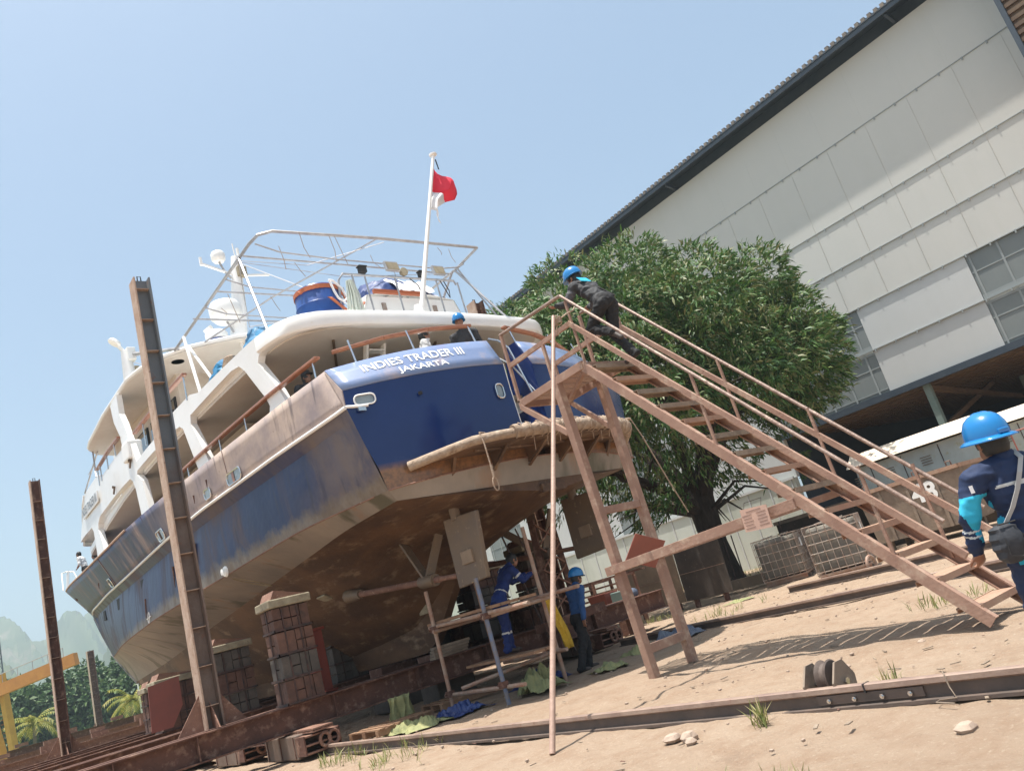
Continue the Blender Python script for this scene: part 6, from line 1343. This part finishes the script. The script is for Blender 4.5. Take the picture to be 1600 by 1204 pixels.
m=MB();a0=Vector(V1(-.205,-.115,.885));q=[Vector(V1(*c_))-a0 for c_ in((-.185,-.13,1.0),(-.12,-.16,1.08),(-.06,-.178,1.17),(-.01,-.188,1.26),(.05,-.165,1.34),(.07,-.09,1.392),(.06,.0,1.37))];u=rgt*.016
m.grid([[p-u,p+u] for p in q]);m.build('strap','strap_grey',t,solid=.004,off=0);m=MB();m.tube([rb@Vector((-.05,-.055,.125)),rb@Vector((.06,-.055,.125))],.005,5);m.build('zip','black',t)
# 2. climber bent over at the top of the stair, hands on the rail
dark=dict(cov,torso='jacket_dark',hip='trouser_black',uarm='jacket_grey',farm='jacket_dark',thigh='trouser_black',shin='trouser_black',neck='jacket_grey')
X=8.18
J=dict(pelvis=(X,7.06,4.98),chest=(X,7.25,5.24),neck=(X,7.42,5.43),head=(X,7.50,5.565),shL=(X-.19,7.38,5.36),elL=(X-.26,7.52,5.15),wrL=(X-.40,7.60,5.16),handL=(X-.43,7.68,5.17),shR=(X+.18,7.34,5.36),elR=(X+.24,7.5,5.14),wrR=(X+.32,7.66,5.2),handR=(X+.36,7.74,5.22),
 hipL=(X-.09,7.06,4.95),knL=(X-.10,7.38,4.70),anL=(X-.10,7.02,4.50),toeL=(X-.10,6.9,4.36),hipR=(X+.09,7.05,4.95),knR=(X+.1,7.18,4.55),anR=(X+.1,6.95,4.14),toeR=(X+.1,7.12,4.08),base=(X,7.1,4.2))
o,j,F,H,b=person('man in dark jacket and blue helmet climbing bent over at the stair top',J,(-.25,.9,-.18),dark,.012,bands=(('torso',.55,.6,'jacket_grey'),),hand='grip')
helmet(o,H,F,'helmet_blue');hairp(o,H,F);eyes(o,H,F)
dd=(j['neck']-j['pelvis']).normalized();bn=Vector((-1,0,0)).cross(dd);bn=bn if bn.z>0 else -bn;m=MB();pc_=j['pelvis'].lerp(j['neck'],.84)+bn*.118+Vector((-.05,0,0));m.box(tuple(pc_),(.2,.12,.012),Matrix((Vector((1,0,0)),dd,Vector((1,0,0)).cross(dd))).transposed());m.build('back_print','cover_cyan',o,bevel=.004)
m=MB();m.tube([j['shL']+Vector((.02,.08,.02)),j['shL']+Vector((.05,-.06,.05)),j['pelvis'].lerp(j['neck'],.5)+Vector((.02,-.15,.0)),j['pelvis']+Vector((.12,-.1,.05))],.012,5);m.build('bag_strap','rubber',o)
# 3. man walking under the stern, profile to the right
Y=11.3;blue=dict(cov,torso='shirt_blue',hip='trouser_black',uarm='shirt_blue',farm='shirt_blue',thigh='trouser_black',shin='trouser_black')
J=dict(pelvis=(9.70,Y,.87),chest=(9.78,Y,1.2),neck=(9.86,Y,1.43),head=(9.94,Y-.01,1.56),shL=(9.84,Y+.18,1.37),shR=(9.80,Y-.18,1.36),elR=(9.69,Y-.23,1.09),wrR=(9.64,Y-.23,.85),handR=(9.63,Y-.23,.75),elL=(9.86,Y+.22,1.1),wrL=(9.98,Y+.2,.88),handL=(10.02,Y+.2,.8),
 hipL=(9.71,Y+.09,.86),knL=(9.84,Y+.09,.46),anL=(9.74,Y+.09,.07),toeL=(9.93,Y+.09,.03),hipR=(9.69,Y-.09,.86),knR=(9.58,Y-.09,.45),anR=(9.40,Y-.09,.08),toeR=(9.57,Y-.10,.03),base=(9.6,Y,0))
o,j,F,H,b=person('man in blue shirt and black trousers walking under the stern in profile',J,(.95,-.25,-.1),blue,.014);helmet(o,H,F,'helmet_blue');hairp(o,H,F);eyes(o,H,F)
# 4. scaffolder bending to the right
roy=dict(cov,torso='cover_royal',hip='cover_royal',uarm='cover_royal',farm='cover_royal',thigh='cover_royal',shin='cover_royal');Y=11.55
J=dict(pelvis=(8.32,Y,1.55),chest=(8.5,Y,1.86),neck=(8.70,Y,2.05),head=(8.82,Y-.02,2.15),shL=(8.66,Y+.18,1.99),shR=(8.62,Y-.18,1.98),elR=(8.74,Y-.26,1.76),wrR=(8.98,Y-.2,1.83),handR=(9.07,Y-.18,1.85),elL=(8.86,Y+.2,1.78),wrL=(9.08,Y+.1,1.86),handL=(9.16,Y+.08,1.88),
 hipL=(8.32,Y+.1,1.50),knL=(8.42,Y+.1,1.12),anL=(8.40,Y+.1,.74),toeL=(8.57,Y+.1,.68),hipR=(8.31,Y-.09,1.50),knR=(8.24,Y-.1,1.12),anR=(8.18,Y-.1,.74),toeR=(8.36,Y-.1,.68),base=(8.3,Y,.64))
o,j,F,H,b=person('black haired man in royal blue coveralls reaching out from the scaffold planks',J,(.9,-.3,-.25),roy,.014,bands=(('shin',.3,.38,'reflective'),('uarm',.5,.62,'reflective'),('torso',.05,.09,'reflective')),hand='grip');hairp(o,H,F);eyes(o,H,F)
# people on board: standing figures whose lower bodies are behind the bulwark
def stander(label,t_,s,zf,hgt,facing,mt,lean=0,headgear=None,hm=None,vox=.018,arm=0):
    a=R(3.4);f=Vector(facing).normalized();r=Vector((f.y,-f.x,0));b0=SP@Vector((t_,s,zf));k=hgt/1.7
    def W_(x,y,z): return tuple(b0+r*x*k+f*(y+lean*max(0,z-.9))*k+Vector((0,0,z*k)))
    J=dict(pelvis=W_(0,0,.92),chest=W_(0,0,1.2),neck=W_(0,0,1.43),head=W_(0,.03,1.57),shL=W_(-.19,0,1.36),shR=W_(.19,0,1.36),elL=W_(-.25,.03+.1*arm,1.1),wrL=W_(-.22,.18+.15*arm,.98+.3*arm),elR=W_(.25,.03+.1*arm,1.1),wrR=W_(.22,.18+.15*arm,.98+.3*arm),
      hipL=W_(-.09,0,.88),hipR=W_(.09,0,.88),knL=W_(-.1,.03,.48),knR=W_(.1,.03,.48),anL=W_(-.1,0,.08),anR=W_(.1,0,.08),toeL=W_(-.1,.17,.04),toeR=W_(.1,.17,.04),base=W_(0,0,0))
    o,j,F,H,b=person(label,J,tuple(f),mt,vox)
    if headgear=='helmet': helmet(o,H,F,hm)
    elif headgear=='cap': hairp(o,H,F);capp(o,H,F,hm)
    else: hairp(o,H,F)
    eyes(o,H,F)
white=dict(blue,torso='shirt_white',uarm='shirt_white',farm='skin');blk=dict(dark,uarm='jacket_dark',neck='skin')
stander('man in white cap and white shirt standing behind the stern rail',-1.05,.2,5.02,1.60,(.75,-.65,0),white,0,'cap','cap_white')
stander('man in blue helmet and dark jacket leaning over the stern rail',-.02,.22,5.02,1.85,(-.65,-.6,0),blk,.35,'helmet','helmet_blue')
stander('man in black cap and dark shirt sitting low behind the side rail',-2.75,1.95,4.85,1.60,(.2,-.9,0),blk,.3,'cap','black')
stander('man in dark clothes and red helmet behind the bulwark near the bow',-1.97,18.1,5.62,1.64,(-.9,-.3,0),blk,0,'helmet','cap_red')
stander('man in white shirt leaning on the bulwark at the bow',-.85,25.6,6.8,1.62,(-.6,.5,0),white,.3,None)
stander('dark haired man crouching beside the white shirted man at the bow',-.95,23.4,6.25,1.58,(-.9,.2,0),blk,.1,None)
# ---------------------------------------------------------------- air
hz=bpy.data.materials.new('haze');hz.use_nodes=True;t=hz.node_tree;t.nodes.clear();out=t.nodes.new('ShaderNodeOutputMaterial');pv=t.nodes.new('ShaderNodeVolumePrincipled')
pv.inputs['Color'].default_value=(.74,.9,1,1);pv.inputs['Density'].default_value=.00062;pv.inputs['Anisotropy'].default_value=.3;t.links.new(pv.outputs[0],out.inputs['Volume']);M['haze']=hz
m=MB();m.bb((-2700,-2700,-1.2),(2700,2700,260));h=m.build('haze','haze');tag(h,kind='stuff')
